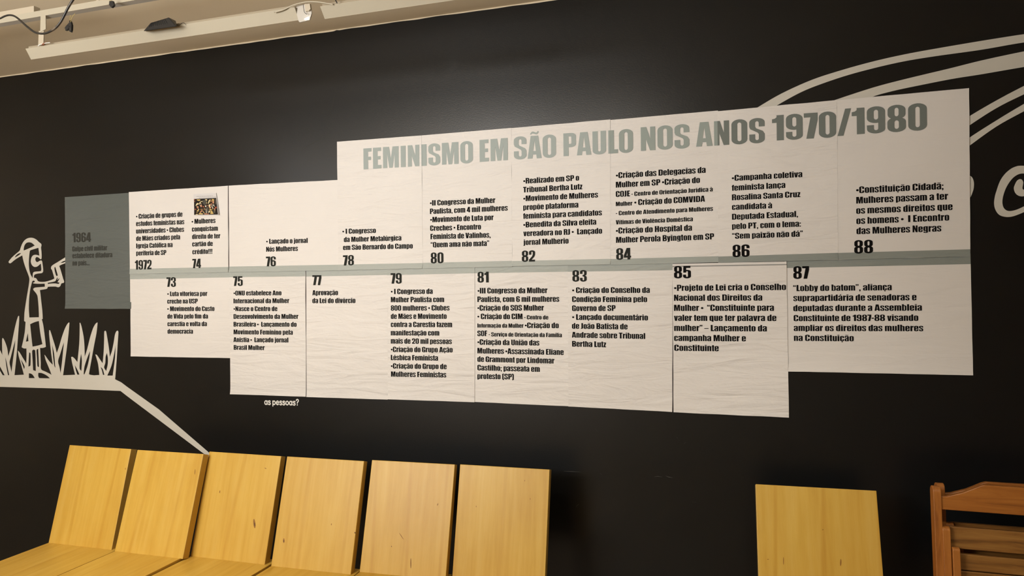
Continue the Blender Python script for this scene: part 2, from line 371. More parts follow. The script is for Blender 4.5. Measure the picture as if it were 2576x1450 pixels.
g('v', 50, P((0, XH), (21, XH), (25, 25), (25, 0), (12, 0)) + P((50, XH), (29, XH), (25, 25), (25, 0), (38, 0)), .5, .5)
g('x', 48, P((0, XH), (21, XH), (48, 0), (26, 0)) + P((48, XH), (27, XH), (0, 0), (21, 0)), .5, .5)
g('y', 50, P((0, XH), (21, XH), (26, 30), (24, 0), (13, 0)) + P((50, XH), (29, XH), (24, 25), (21, -2), (37, 0)) + P((37, 2), (34, -10), (26, -15), (4, -15), (4, -3), (17, -3), (21, 2)), .5, .5)
g('z', 40, R(1, 67, 39, XH) + R(0, 0, 39, 15) + P((17, 68), (39, 68), (22, 14), (0, 14)), 1.5, 1.5)
g('0', 58, ring(0, -1, 58, 101, 22, 13, 20))
g('1', 41, R(16, 0, 41, 100) + P((0, 70), (17, 70), (17, 100), (20, 100), (17, 93), (10, 87), (0, 85)), 1, 4)
g('2', 56, arch(0, 56, 62, 70, 101, 22, 22, 13) + P((34, 71), (56, 71), (55, 58), (49, 44), (24, 16), (0, 16), (0, 18), (27, 47), (33, 60)) + R(0, 0, 55, 17))
g('3', 57, arch(0, 57, 67, 66, 101, 22, 22, 12) + arch(0, 57, 33, 38, -1, 22, 22, 12) + P((35, 68), (57, 68), (54, 58), (44, 52), (44, 51), (54, 46), (57, 36), (35, 36), (34, 43), (22, 45), (22, 58), (34, 60)))
g('4', 60, R(30, 0, 53, 100) + R(0, 16, 60, 32) + P((0, 30), (22, 30), (32, 70), (32, 100), (24, 100), (0, 36)), 1, 1)
g('5', 57, R(3, 84, 54, 100) + R(2, 46, 23, 86) + arch(0, 57, 30, 45, -1, 22, 22, 12) + arch(2, 57, 46, 44, 68, 21, 22, 11, 14, 5))
_nine = ring(0, 38, 58, 101, 22, 13, 19) + R(36, 34, 58, 70) + arch(0, 58, 31, 36, -1, 22, 22, 12)
g('9', 58, _nine); g('6', 58, rot180(_nine, 58, 100))
g('7', 46, R(0, 83, 46, 100) + P((46, 86), (22, 86), (10, 0), (34, 0), (44, 60)) , 1, 1)
GL['7'] = (48, sh(R(0, 83, 47, 100) + P((47, 85), (23, 85), (8, 0), (33, 0), (47, 72)), .5))
g('8', 58, ring(1, 47, 57, 101, 21.5, 11, 18) + ring(0, -1, 58, 55, 22, 12, 18))
g('/', 42, P((0, 0), (18, 0), (42, 100), (24, 100)), 0, 0)
GL[' '] = (22, [])
g('•', 33, disc(16.5, 46, 16.2), 0, 1)
g('-', 27, R(0, 35, 27, 52), 3, 3); g('–', 54, R(0, 38, 54, 49), 0, 0)
g('.', 17, R(0, 0, 17, 17), 4, 4); g(',', 17, comma(0), 4, 4)
g(';', 17, comma(0) + R(0, 50, 17, 67), 4, 4); g(':', 17, R(0, 0, 17, 17) + R(0, 50, 17, 67), 4, 4)
g('…', 65, R(0, 0, 17, 17) + R(24, 0, 41, 17) + R(48, 0, 65, 17), 3, 3)
g('!', 22, R(2, 0, 20, 17) + P((0, 100), (22, 100), (17, 25), (5, 25)), 4, 4)
g('“', 34, quote(0, True) + quote(19, True), 3, 3); g('”', 34, quote(0, False) + quote(19, False), 3, 3)
_par = P((0, 8), (0, 92), (9, 102), (30, 102), (30, 92), (21, 90), (21, 10), (30, -2), (30, -12), (9, -12))
g('(', 30, _par, 3, 1); g(')', 30, rot180(_par, 30, 90), 1, 3)
def accent(kind, cx, y):
    if kind == '~': return P((cx - 20, y + 3), (cx - 13, y + 12), (cx - 7, y + 14), (cx - 7, y + 5), (cx - 12, y + 4), (cx - 15, y)) + P((cx - 7, y + 14), (cx + 8, y + 9), (cx + 8, y + 0), (cx - 7, y + 5)) + P((cx + 8, y + 9), (cx + 12, y + 11), (cx + 15, y + 15), (cx + 20, y + 12), (cx + 14, y + 2), (cx + 8, y))
    if kind == "'": return P((cx - 9, y), (cx + 1, y), (cx + 15, y + 16), (cx - 2, y + 16))
    if kind == '`': return P((cx + 9, y), (cx - 1, y), (cx - 15, y + 16), (cx + 2, y + 16))
    if kind == '^': return P((cx - 17, y), (cx - 7, y), (cx, y + 7), (cx, y + 16), (cx - 5, y + 16)) + P((cx + 17, y), (cx + 7, y), (cx, y + 7), (cx, y + 16), (cx + 5, y + 16))
    return P((cx - 4, 2), (cx + 5, 2), (cx + 4, -4), (cx + 9, -6), (cx + 10, -14), (cx + 5, -18), (cx - 9, -18), (cx - 8, -13), (cx, -13), (cx + 1, -9), (cx - 5, -7))
for c, b, k in [('ã', 'a', '~'), ('õ', 'o', '~'), ('á', 'a', "'"), ('à', 'a', '`'), ('é', 'e', "'"), ('ê', 'e', '^'), ('ó', 'o', "'"), ('ú', 'u', "'"), ('í', 'i', "'"), ('ç', 'c', ','), ('Ã', 'A', '~')]:
    adv, ps = GL[b]
    if b == 'i': ps = sh(R(0, 0, 22, XH), 4)
    GL[c] = (adv, ps + accent(k, adv / 2, 105 if b == 'A' else XH + 5))

def union(ps):
    """merge overlapping pieces of one glyph into clean triangles"""
    vs = []; fs = []
    for q in ps:
        a = sum(q[i][0] * q[(i + 1) % len(q)][1] - q[(i + 1) % len(q)][0] * q[i][1] for i in range(len(q)))
        if abs(a) < 1e-6: continue
        q = q if a > 0 else q[::-1]; n = len(vs); vs += [Vector(p) for p in q]; fs.append(list(range(n, len(vs))))
    if not fs: return []
    ov, oe, of, _, _, orf = delaunay_2d_cdt(vs, [], fs, 0, 1e-4)
    return [[tuple(ov[i]) for i in f] for f, o in zip(of, orf) if o]
for k_ in list(GL): GL[k_] = (GL[k_][0], union(GL[k_][1]))

def layout(text):
    """glyph polygons in font units, shifted so that the ink starts at 0; returns (polys, ink width)"""
    x = 0; out = []
    for i, ch in enumerate(text):
        adv, ps = GL[ch]; out += sh(ps, x); x += adv
    xs = [p[0] for q in out for p in q]; lo, hi = min(xs), max(xs)
    return sh(out, -lo), hi - lo

def place_text(text, a, b, cap, surf, off, cuts=None):
    """a, b: baseline ends of the ink in wall coordinates (x, z). returns verts, faces"""
    ps, w = layout(text); vs = []; fs = []
    dx, dz = (b[0] - a[0]) / w, (b[1] - a[1]) / w; k = cap / 100.0
    for q in ps:
        n = len(vs)
        for x, y in q: vs.append([a[0] + dx * x, a[1] + dz * x + k * y])
        fs.append(list(range(n, n + len(q))))
    return vs, fs
def flat_mesh(name, v2, fs, material, parent, surf, off, org, cutstep=None, clipx=None, label=None):
    bm = bmesh.new(); V = [bm.verts.new((x, 0, z)) for x, z in v2]
    for f in fs:
        try: bm.faces.new([V[i] for i in f])
        except ValueError: pass
    def cut(co, no, clear=False):
        bmesh.ops.bisect_plane(bm, geom=bm.verts[:] + bm.edges[:] + bm.faces[:], plane_co=co, plane_no=no, clear_outer=clear)
    if clipx:
        if clipx[0] is not None: cut((clipx[0], 0, 0), (-1, 0, 0), True)
        if clipx[1] is not None: cut((clipx[1], 0, 0), (1, 0, 0), True)
    if not bm.faces: bm.free(); return None
    if cutstep:
        xs = [v.co.x for v in bm.verts]; zs = [v.co.z for v in bm.verts]
        x = min(xs) + cutstep
        while x < max(xs): cut((x, 0, 0), (1, 0, 0)); x += cutstep
        z = min(zs) + cutstep
        while z < max(zs): cut((0, 0, z), (0, 0, 1)); z += cutstep
    for v in bm.verts:
        v.co = Vector((v.co.x - org[0], surf(v.co.x, v.co.z) - off - org[1], v.co.z - org[2]))
    for f in bm.faces:
        if f.normal.y > 0: f.normal_flip()
    me = bpy.data.meshes.new(name); bm.to_mesh(me); bm.free(); me.materials.append(material)
    o = bpy.data.objects.new(name, me); link(o, parent)
    if label: o['label'] = label
    return o

# ------------------------------------------------------------------ the paper sheets
SHEETS = {}
def make_sheet(key, tl, tr, br, bl, base, label, material='paper', bottom=.004, top=.0, left=0, right=0, seed=0, wav=1.0, botw=.035):
    A, B, Cc, Dd = wl(*tl), wl(*tr), wl(*br), wl(*bl)
    zb, zt = min(Cc[1], Dd[1]), max(A[1], B[1]); xl, xr = min(A[0], Dd[0]), max(B[0], Cc[0])
    def surf(x, z):
        y = -base
        y -= .0007 * wav * (1 + pnoise(Vector((x * 2.2, z * 5.5, seed * 3.1))))
        t = max(0, 1 - (z - zb) / botw); y -= bottom * t * t * (.75 + .5 * pnoise(Vector((x * 4, seed, 0))))
        t = max(0, 1 - (zt - z) / .03); y -= top * t * t * max(0, .55 + 1.3 * pnoise(Vector((x * 7, seed, 3))))
        t = max(0, 1 - (x - xl) / .025); y -= left * t * t * (.6 + .8 * pnoise(Vector((z * 5, seed, 5))))
        t = max(0, 1 - (xr - x) / .025); y -= right * t * t * (.6 + .8 * pnoise(Vector((z * 5, seed, 7))))
        return y
    org = ((xl + xr) / 2, 0, zb)
    root = empty('timeline_sheet', org); tag(root, label, 'poster', 'paper sheets of the wall timeline')
    nx, nz = 30, 44; vs = []; fs = []
    for j in range(nz + 1):
        v = j / nz; v = v if v > .0 else 0
        for i in range(nx + 1):
            u = i / nx
            x = (A[0] * (1 - u) + B[0] * u) * (1 - v) + (Dd[0] * (1 - u) + Cc[0] * u) * v
            z = (A[1] * (1 - u) + B[1] * u) * (1 - v) + (Dd[1] * (1 - u) + Cc[1] * u) * v
            if i in (0, nx): x += .0008 * pnoise(Vector((z * 12, seed, i)))
            if j in (0, nz): z += .0008 * pnoise(Vector((x * 12, seed, j)))
            vs.append((x - org[0], surf(x, z), z - org[2]))
    for j in range(nz):
        for i in range(nx):
            a = j * (nx + 1) + i; fs.append((a, a + nx + 1, a + nx + 2, a + 1))
    o = mesh('paper', vs, fs, M[material], root, True)
    so = o.modifiers.new('thickness', 'SOLIDIFY'); so.thickness = .0003; so.offset = -1; so.use_rim = False
    S = dict(root=root, base=base, wav=wav, surf=surf, org=org, x=(xl, xr), corners=(A, B, Cc, Dd)); SHEETS[key] = S
    return S
def strip(key, p, material, name='timeline_band', off=.00035, label=None):
    """printed band: four pixels tl tr br bl"""
    S = SHEETS[key]; A, B, Cc, Dd = [wl(*q) for q in p]; n = 30; m_ = 4; v = []; f = []
    for j in range(m_ + 1):
        for i in range(n + 1):
            u = i / n; w = j / m_
            v.append(((A[0] * (1 - u) + B[0] * u) * (1 - w) + (Dd[0] * (1 - u) + Cc[0] * u) * w, (A[1] * (1 - u) + B[1] * u) * (1 - w) + (Dd[1] * (1 - u) + Cc[1] * u) * w))
    for j in range(m_):
        for i in range(n): a = j * (n + 1) + i; f.append([a, a + n + 1, a + n + 2, a + 1])
    o = flat_mesh(name, v, f, M[material], S['root'], S['surf'], off, S['org'])
    for p_ in o.data.polygons: p_.use_smooth = True
    if label: o['label'] = label
def texts(key, reg, cap, lines, material='ink', name='text_line'):
    ox, oy, s = reg; S = SHEETS[key]
    for L in lines:
        t, xl, yl, xr, yr = L[:5]; c = L[5] if len(L) > 5 else cap
        a = wl(ox + xl / s, oy + yl / s); b = wl(ox + xr / s, oy + yr / s)
        a2 = wl(ox + xl / s, oy + (yl - c) / s)
        v, f = place_text(t, a, b, a2[1] - a[1], S['surf'], 0)
        flat_mesh(name, v, f, M[material], S['root'], S['surf'], .0008, S['org'])

g0 = 'sheet of the white paper timeline, '
make_sheet('U0', (165, 496.5), (330, 485.2), (331, 777.5), (166.5, 777), .0015, 'slate grey paper sheet headed 1964 at the left end of the timeline', 'grey_paper', bottom=.005, left=.004, seed=1)
make_sheet('L1', (328, 687), (580, 681), (580, 901.3), (330, 897), .002, 'white sheet marked 73, lower row, beside the slate grey sheet', 'smooth_paper', bottom=.002, seed=2, wav=.5)
make_sheet('L2', (578, 682), (769.8, 679), (771.3, 998.3), (581, 991.8), .0022, 'white sheet marked 75, lower row, above the words as pessoas', top=.003, seed=3, left=.001, right=.003)
make_sheet('L3', (771, 679), (976, 672), (977, 1005.5), (772.3, 999), .0022, 'nearly blank white sheet marked 77 about the divorce law', top=.003, seed=4, wav=1.5, right=.0015)
make_sheet('L4', (975, 672), (1195, 668), (1195, 1012), (977, 1004.6), .003, 'white sheet marked 79 with ten crowded lines ending Mulheres Feministas', top=.003, seed=5, right=.002)
make_sheet('L5', (1193.5, 668), (1430, 662), (1431, 1022), (1194, 1011.5), .0022, 'white sheet marked 81 with the longest text, lower row', top=.002, seed=6, right=.0018)
make_sheet('L6', (1429, 662), (1692, 656), (1691.5, 1036.3), (1430.5, 1022.6), .003, 'white sheet marked 83, left of the dark gap in the lower row', top=.001, seed=7, left=.001)
make_sheet('L8', (1974, 650), (2441, 640), (2447.5, 944.5), (1978, 934.6), .0015, 'wide white sheet marked 87 at the right end of the lower row', 'smooth_paper', bottom=.003, seed=9, wav=.7)
make_sheet('L7', (1691.8, 664.3), (1978.5, 658.3), (1984.5, 1050.5), (1694.6, 1037.2), .004, 'white sheet marked 85 hanging lowest, between a dark gap and the 87 sheet', bottom=.003, seed=8, left=.001)
make_sheet('U1', (326, 483.7), (575.6, 468), (577, 685), (328.5, 690), .0042, 'white sheet marked 1972 and 74 with a small photo stuck on it', 'smooth_paper', bottom=.003, seed=11, wav=.5, right=.003)
make_sheet('U2', (577, 467.5), (852, 453.3), (854, 680.7), (578.4, 685), .0042, 'mostly blank white sheet marked 76 with one short note', 'smooth_paper', bottom=.006, seed=12, wav=.5, left=.001)
make_sheet('U3', (849.6, 357.5), (1062, 341.6), (1065, 675.7), (853, 680.6), .0055, 'white sheet marked 78 carrying the start of the big grey title', bottom=.006, seed=13)
make_sheet('U4', (1062, 341.6), (1287.6, 322.7), (1289.5, 671.2), (1065.2, 675.9), .0048, 'white sheet marked 80 in the upper row, ending Quem ama não mata', bottom=.005, seed=14)
make_sheet('U5', (1287.8, 323.2), (1536, 301.5), (1536.5, 666), (1289.7, 670), .0055, 'white sheet marked 82 in the upper row, under SÃO PAU of the title', bottom=.005, seed=15)
make_sheet('U6', (1533.5, 303), (1806.5, 279), (1808, 660.3), (1534.5, 667.2), .0048, 'white sheet marked 84 in the upper row, under NOS of the title', bottom=.003, seed=16)
make_sheet('U7', (1805, 281), (2105, 252.8), (2108, 654.2), (1807.3, 661.5), .0055, 'white sheet marked 86 in the upper row, under ANOS 1970 of the title', bottom=.003, seed=17, wav=.8)
make_sheet('U8', (2105.2, 253), (2437, 222.7), (2440, 645.4), (2108, 654.6), .0048, 'white sheet marked 88 at the top right end of the timeline', 'smooth_paper', bottom=.002, seed=18, wav=.7)

strip('U1', ((328, 677), (577, 672), (577, 684.9), (328.5, 689.9)), 'band')
strip('U2', ((578, 671.2), (853.5, 666.4), (854, 680.6), (578.4, 684.9)), 'band')
strip('U3', ((853, 666.4), (1064.7, 662.2), (1065, 675.6), (853, 680.5)), 'band')
strip('U4', ((1065, 661.8), (1289, 656.7), (1289.5, 671.1), (1065.2, 675.8)), 'band')
strip('U5', ((1289.7, 657.3), (1536, 651.7), (1536.5, 665.9), (1289.7, 669.9)), 'band')
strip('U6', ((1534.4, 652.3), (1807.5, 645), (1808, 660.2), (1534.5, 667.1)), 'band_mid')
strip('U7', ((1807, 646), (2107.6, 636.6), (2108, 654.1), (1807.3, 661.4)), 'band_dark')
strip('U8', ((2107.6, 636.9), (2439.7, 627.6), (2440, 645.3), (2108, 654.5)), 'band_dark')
strip('L1', ((328, 687.1), (580, 681.1), (580, 698.3), (328, 703)), 'band')
strip('L2', ((578, 682.1), (769.3, 679.1), (769.4, 695.6), (578, 698)), 'band')
strip('L3', ((771, 679.1), (976, 672.1), (976, 692.2), (771, 696.3)), 'band')
strip('L4', ((975, 672.1), (1195, 668.1), (1195, 688), (975, 692.8)), 'band')
strip('L5', ((1193.5, 668.1), (1430, 662.1), (1430, 684), (1193.5, 688)), 'band')
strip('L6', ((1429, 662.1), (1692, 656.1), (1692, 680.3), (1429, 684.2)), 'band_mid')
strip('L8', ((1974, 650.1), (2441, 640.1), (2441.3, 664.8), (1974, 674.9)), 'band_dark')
strip('L7', ((1691.9, 669.4), (1978.6, 664.6), (1978.7, 667.4), (1692, 672.6)), 'greyline', 'printed_line')

rA = (320, 460, 6.04)
texts('U1', rA, 73, [("• Criação de grupos de", 147, 551, 850, 517), ("estudos feministas nas", 148, 661, 878, 632), ("universidades • Clubes", 148, 774, 875, 747),
    ("de Mães criados pela", 150, 886, 815, 862), ("Igreja Católica na", 150, 998, 700, 979), ("periferia de SP", 150, 1108, 605, 1098),
    ("• Mulheres", 990, 628, 1352, 612), ("conquistam", 995, 744, 1388, 730), ("direito de ter", 998, 858, 1425, 845), ("cartão de", 1000, 970, 1310, 962), ("crédito!!!", 1002, 1088, 1305, 1080)])
texts('U1', rA, 142, [("1972", 130, 1322, 383, 1316), ("74", 1002, 1301, 1133, 1297)], 'ink2', 'year_numeral')
r0 = (150, 440, 4.028)
texts('U0', r0, 50, [("Golpe civil militar", 133, 778, 487, 765), ("estabelece ditadura", 135, 847, 538, 836), ("no país…", 135, 921, 308, 917)], 'ink3')
texts('U0', r0, 95, [("1964", 135, 685, 322, 680)], 'ink3', 'year_numeral')
rB = (400, 680, 6.592)
texts('L1', rB, 77, [("• Luta vitoriosa por", 145, 432, 808, 428), ("creche na USP", 145, 556, 648, 552), ("• Movimento do Custo", 145, 680, 925, 678), ("de Vida pelo fim da", 147, 804, 818, 803),
    ("carestia e volta da", 149, 930, 800, 929), ("democracia", 150, 1054, 570, 1054)])
texts('L1', rB, 158, [("73", 133, 278, 287, 277)], 'ink2', 'year_numeral')
texts('L2', rB, 78, [("•ONU estabelece Ano", 1245, 420, 2038, 417), ("Internacional da Mulher", 1245, 551, 2168, 546), ("•Nasce o Centro de", 1245, 680, 1970, 679), ("Desenvolvimento da Mulher", 1245, 808, 2318, 808),
    ("Brasileira •  Lançamento do", 1245, 936, 2288, 940), ("Movimento Feminino pela", 1245, 1064, 2225, 1072), ("Anistia •  Lançado jornal", 1243, 1192, 2152, 1200), ("Brasil Mulher", 1247, 1320, 1760, 1326)])
texts('L2', rB, 160, [("75", 1240, 263, 1397, 262)], 'ink2', 'year_numeral')
rC = (560, 560, 4.954)
texts('U2', rC, 61, [("• Lançado o jornal", 552, 268, 1068, 256), ("Nós Mulheres", 552, 366, 946, 355)])
texts('U2', rC, 122, [("76", 550, 549, 672, 546)], 'ink2', 'year_numeral')
texts('U3', rC, 63, [("• I Congresso", 1502, 144, 1918, 132), ("da Mulher Metalúrgica", 1521, 246, 2236, 226), ("em São Bernardo do Campo", 1511, 345, 2378, 325)])
texts('U3', rC, 127, [("78", 1511, 538, 1646, 534)], 'ink2', 'year_numeral')
texts('L3', rC, 63, [("Aprovação", 1125, 908, 1443, 906), ("da Lei do divórcio", 1125, 1006, 1660, 1005)])
texts('L3', rC, 124, [("77", 1125, 782, 1238, 782)], 'ink2', 'year_numeral')
rD = (960, 670, 4.833)
texts('L4', rD, 64, [("• I Congresso da", 118, 340, 625, 337), ("Mulher Paulista com", 118, 439, 765, 437), ("800 mulheres • Clubes", 118, 541, 830, 539), ("de Mães e Movimento", 118, 641, 795, 641),
    ("contra a Carestia fazem", 118, 740, 862, 742), ("manifestação com", 118, 842, 706, 844), ("mais de 20 mil pessoas", 118, 941, 858, 947), ("•Criação do Grupo Ação", 118, 1043, 868, 1049),
    ("Lésbica Feminista", 118, 1142, 690, 1149), ("•Criação do Grupo de", 118, 1244, 795, 1252), ("Mulheres Feministas", 120, 1343, 790, 1353)])
texts('L4', rD, 127, [("79", 117, 213, 250, 212)], 'ink2', 'year_numeral')
rE = (1050, 480, 6.593)
texts('U4', rE, 89, [("•II Congresso da Mulher", 217, 252, 1300, 205), ("Paulista, com 4 mil mulheres", 218, 390, 1505, 333), ("•Movimento de Luta por", 222, 528, 1272, 490), ("Creches • Encontro", 222, 669, 1062, 645),
    ("Feminista de Valinhos,", 228, 808, 1222, 780), ("“Quem ama não mata”", 230, 944, 1198, 918)])
texts('U4', rE, 178, [("80", 232, 1208, 443, 1203)], 'ink2', 'year_numeral')
rF = (1180, 670, 4.832)
texts('L5', rF, 67, [("•III Congresso da Mulher", 107, 332, 955, 328), ("Paulista, com 6 mil mulheres", 105, 436, 1098, 433), ("•Criação do SOS Mulher", 105, 541, 912, 540), ("• Criação do CIM", 105, 644, 652, 645),
    ("- Centro de", 673, 646, 965, 648, 50), ("Informação da Mulher", 105, 747, 665, 749, 50), ("•Criação do", 680, 752, 1092, 754), ("SOF", 105, 851, 222, 850), ("- Serviço de Orientação da Família", 242, 854, 1130, 864, 50),
    ("•Criação da União das", 105, 955, 857, 965), ("Mulheres •Assassinada Eliane", 105, 1060, 1152, 1080), ("de Grammont por Lindomar", 105, 1162, 1040, 1184), ("Castilho; passeata em", 105, 1266, 862, 1285), ("protesto (SP)", 105, 1370, 547, 1377)])
texts('L5', rF, 130, [("81", 107, 200, 243, 198)], 'ink2', 'year_numeral')
rG = (1280, 430, 5.8)
texts('U5', rG, 81, [("•Realizado em SP o", 218, 192, 1030, 145), ("Tribunal Bertha Lutz", 216, 320, 1078, 273), ("•Movimento de Mulheres", 218, 448, 1305, 392), ("propõe plataforma", 218, 577, 1020, 538),
    ("feminista para candidatos", 216, 704, 1362, 652), ("•Benedita da Silva eleita", 218, 830, 1280, 787), ("vereadora no RJ •  Lançado", 220, 957, 1365, 918), ("jornal Mulherio", 220, 1086, 877, 1063)])
texts('U5', rG, 162, [("82", 198, 1330, 392, 1325)], 'ink2', 'year_numeral')
rH = (1530, 410, 5.369)
texts('U6', rH, 79, [("•Criação das Delegacias da", 107, 212, 1317, 137), ("Mulher em SP •Criação do", 107, 338, 1240, 273), ("COJE", 107, 464, 297, 455), ("- Centro de Orientação Jurídica à", 317, 452, 1412, 388, 58),
    ("Mulher", 107, 588, 330, 577, 58), ("• Criação do COMVIDA", 355, 576, 1308, 526), ("- Centro de Atendimento para Mulheres", 107, 712, 1415, 650, 58), ("Vítimas de Violência Doméstica", 107, 834, 1145, 790, 58),
    ("•Criação do Hospital da", 107, 958, 1133, 917), ("Mulher Perola Byington em SP", 110, 1083, 1430, 1035)])
texts('U6', rH, 155, [("84", 112, 1312, 313, 1305)], 'ink2', 'year_numeral')
rI = (1420, 660, 6.303)
texts('L6', rI, 90, [("• Criação do Conselho da", 125, 489, 1355, 487), ("Condição Feminina pelo", 125, 632, 1312, 633), ("Governo de SP", 125, 775, 812, 773), ("• Lançado documentário", 125, 914, 1325, 924),
    ("de João Batista de", 123, 1054, 1003, 1066), ("Andrade sobre Tribunal", 122, 1195, 1282, 1217), ("Bertha Lutz", 125, 1338, 663, 1349)])
texts('L6', rI, 180, [("83", 130, 309, 357, 307)], 'ink2', 'year_numeral')
rJ = (1670, 640, 5.576)
texts('L7', rJ, 86, [("•Projeto de Lei cria o Conselho", 145, 515, 1712, 502), ("Nacional dos Direitos da", 145, 654, 1380, 650), ("Mulher •  “Constituinte para", 145, 795, 1543, 794), ("valer tem que ter palavra de", 145, 934, 1577, 937),
    ("mulher” – Lançamento da", 147, 1076, 1444, 1082), ("campanha Mulher e", 147, 1215, 1150, 1222), ("Constituinte", 148, 1354, 770, 1360)])
texts('L7', rJ, 172, [("85", 145, 339, 382, 337)], 'ink', 'year_numeral')
rK = (1970, 640, 6.042)
texts('L8', rK, 94, [("“Lobby do batom”, aliança", 152, 562, 1648, 547), ("suprapartidária de senadoras e", 155, 713, 2025, 700), ("deputadas durante a Assembleia", 155, 866, 2107, 857), ("Constituinte de 1987-88 visando", 160, 1018, 2052, 1013),
    ("ampliar os direitos das mulheres", 162, 1167, 2127, 1170), ("na Constituição", 164, 1317, 1072, 1323)])
texts('L8', rK, 190, [("87", 155, 375, 395, 372)], 'ink', 'year_numeral')
rL = (1800, 420, 5.578)
texts('U7', rL, 82, [("•Campanha coletiva", 228, 202, 1215, 147), ("feminista lança", 228, 340, 978, 298), ("Rosalina Santa Cruz", 231, 473, 1188, 427), ("candidata à", 232, 608, 792, 584), ("Deputada Estadual,", 232, 745, 1155, 705),
    ("pelo PT, com o lema:", 233, 878, 1196, 841), ("“Sem paixão não dá”", 233, 1013, 1223, 980)])
texts('U7', rL, 172, [("86", 240, 1270, 478, 1263)], 'ink', 'year_numeral')
rM = (2090, 440, 6.04)
texts('U8', rM, 101, [("•Constituição Cidadã;", 380, 285, 1705, 222), ("Mulheres passam a ter", 383, 441, 1775, 378), ("os mesmos direitos que", 383, 597, 1843, 537), ("os homens •  I Encontro", 385, 752, 1792, 697), ("das Mulheres Negras", 387, 905, 1672, 862)])
texts('U8', rM, 202, [("88", 353, 1200, 637, 1192)], 'ink', 'year_numeral')

# big title runs across six sheets; each sheet carries the piece printed on it
T1, T2 = (840, 290, 3.39), (1500, 210, 2.683)
title = [(T1, "FEMINISMO", 260, 465, 1191, 409, 178), (T1, "EM", 1248, 401, 1488, 385, 187), (T1, "SÃO", 1540, 381, 1899, 362, 192), (T1, "PAULO", 1962, 353, 2554, 319, 194),
         (T2, "NOS", 303, 458, 630, 438, 159), (T2, "ANOS", 675, 430, 1138, 402, 163), (T2, "1970", 1187, 390, 1618, 365, 170), (T2, "/", 1627, 358, 1720, 352, 181), (T2, "1980", 1724, 348, 2230, 316, 177)]
tv, tf = [], []
for (ox, oy, s), t, xl, yl, xr, yr, cp in title:
    a = wl(ox + xl / s, oy + yl / s); b = wl(ox + xr / s, oy + yr / s); a2 = wl(ox + xl / s, oy + (yl - cp) / s)
    v, f = place_text(t, a, b, a2[1] - a[1], None, 0); k = len(tv); tv += v; tf += [[i + k for i in q] for q in f]
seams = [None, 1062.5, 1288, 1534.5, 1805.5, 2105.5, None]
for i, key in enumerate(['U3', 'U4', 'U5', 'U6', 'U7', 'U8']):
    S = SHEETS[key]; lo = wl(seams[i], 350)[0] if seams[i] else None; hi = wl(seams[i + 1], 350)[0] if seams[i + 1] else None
    flat_mesh('title_lettering', tv, tf, M[{'U7': 'title_dark', 'U8': 'title_dark', 'U6': 'title_mid'}.get(key, 'title')], S['root'], lambda x, z, b=S['base'], w=S['wav']: -b - .0015 * w, .0004, S['org'], None, (lo, hi), 'piece of the big grey-green title lettering')

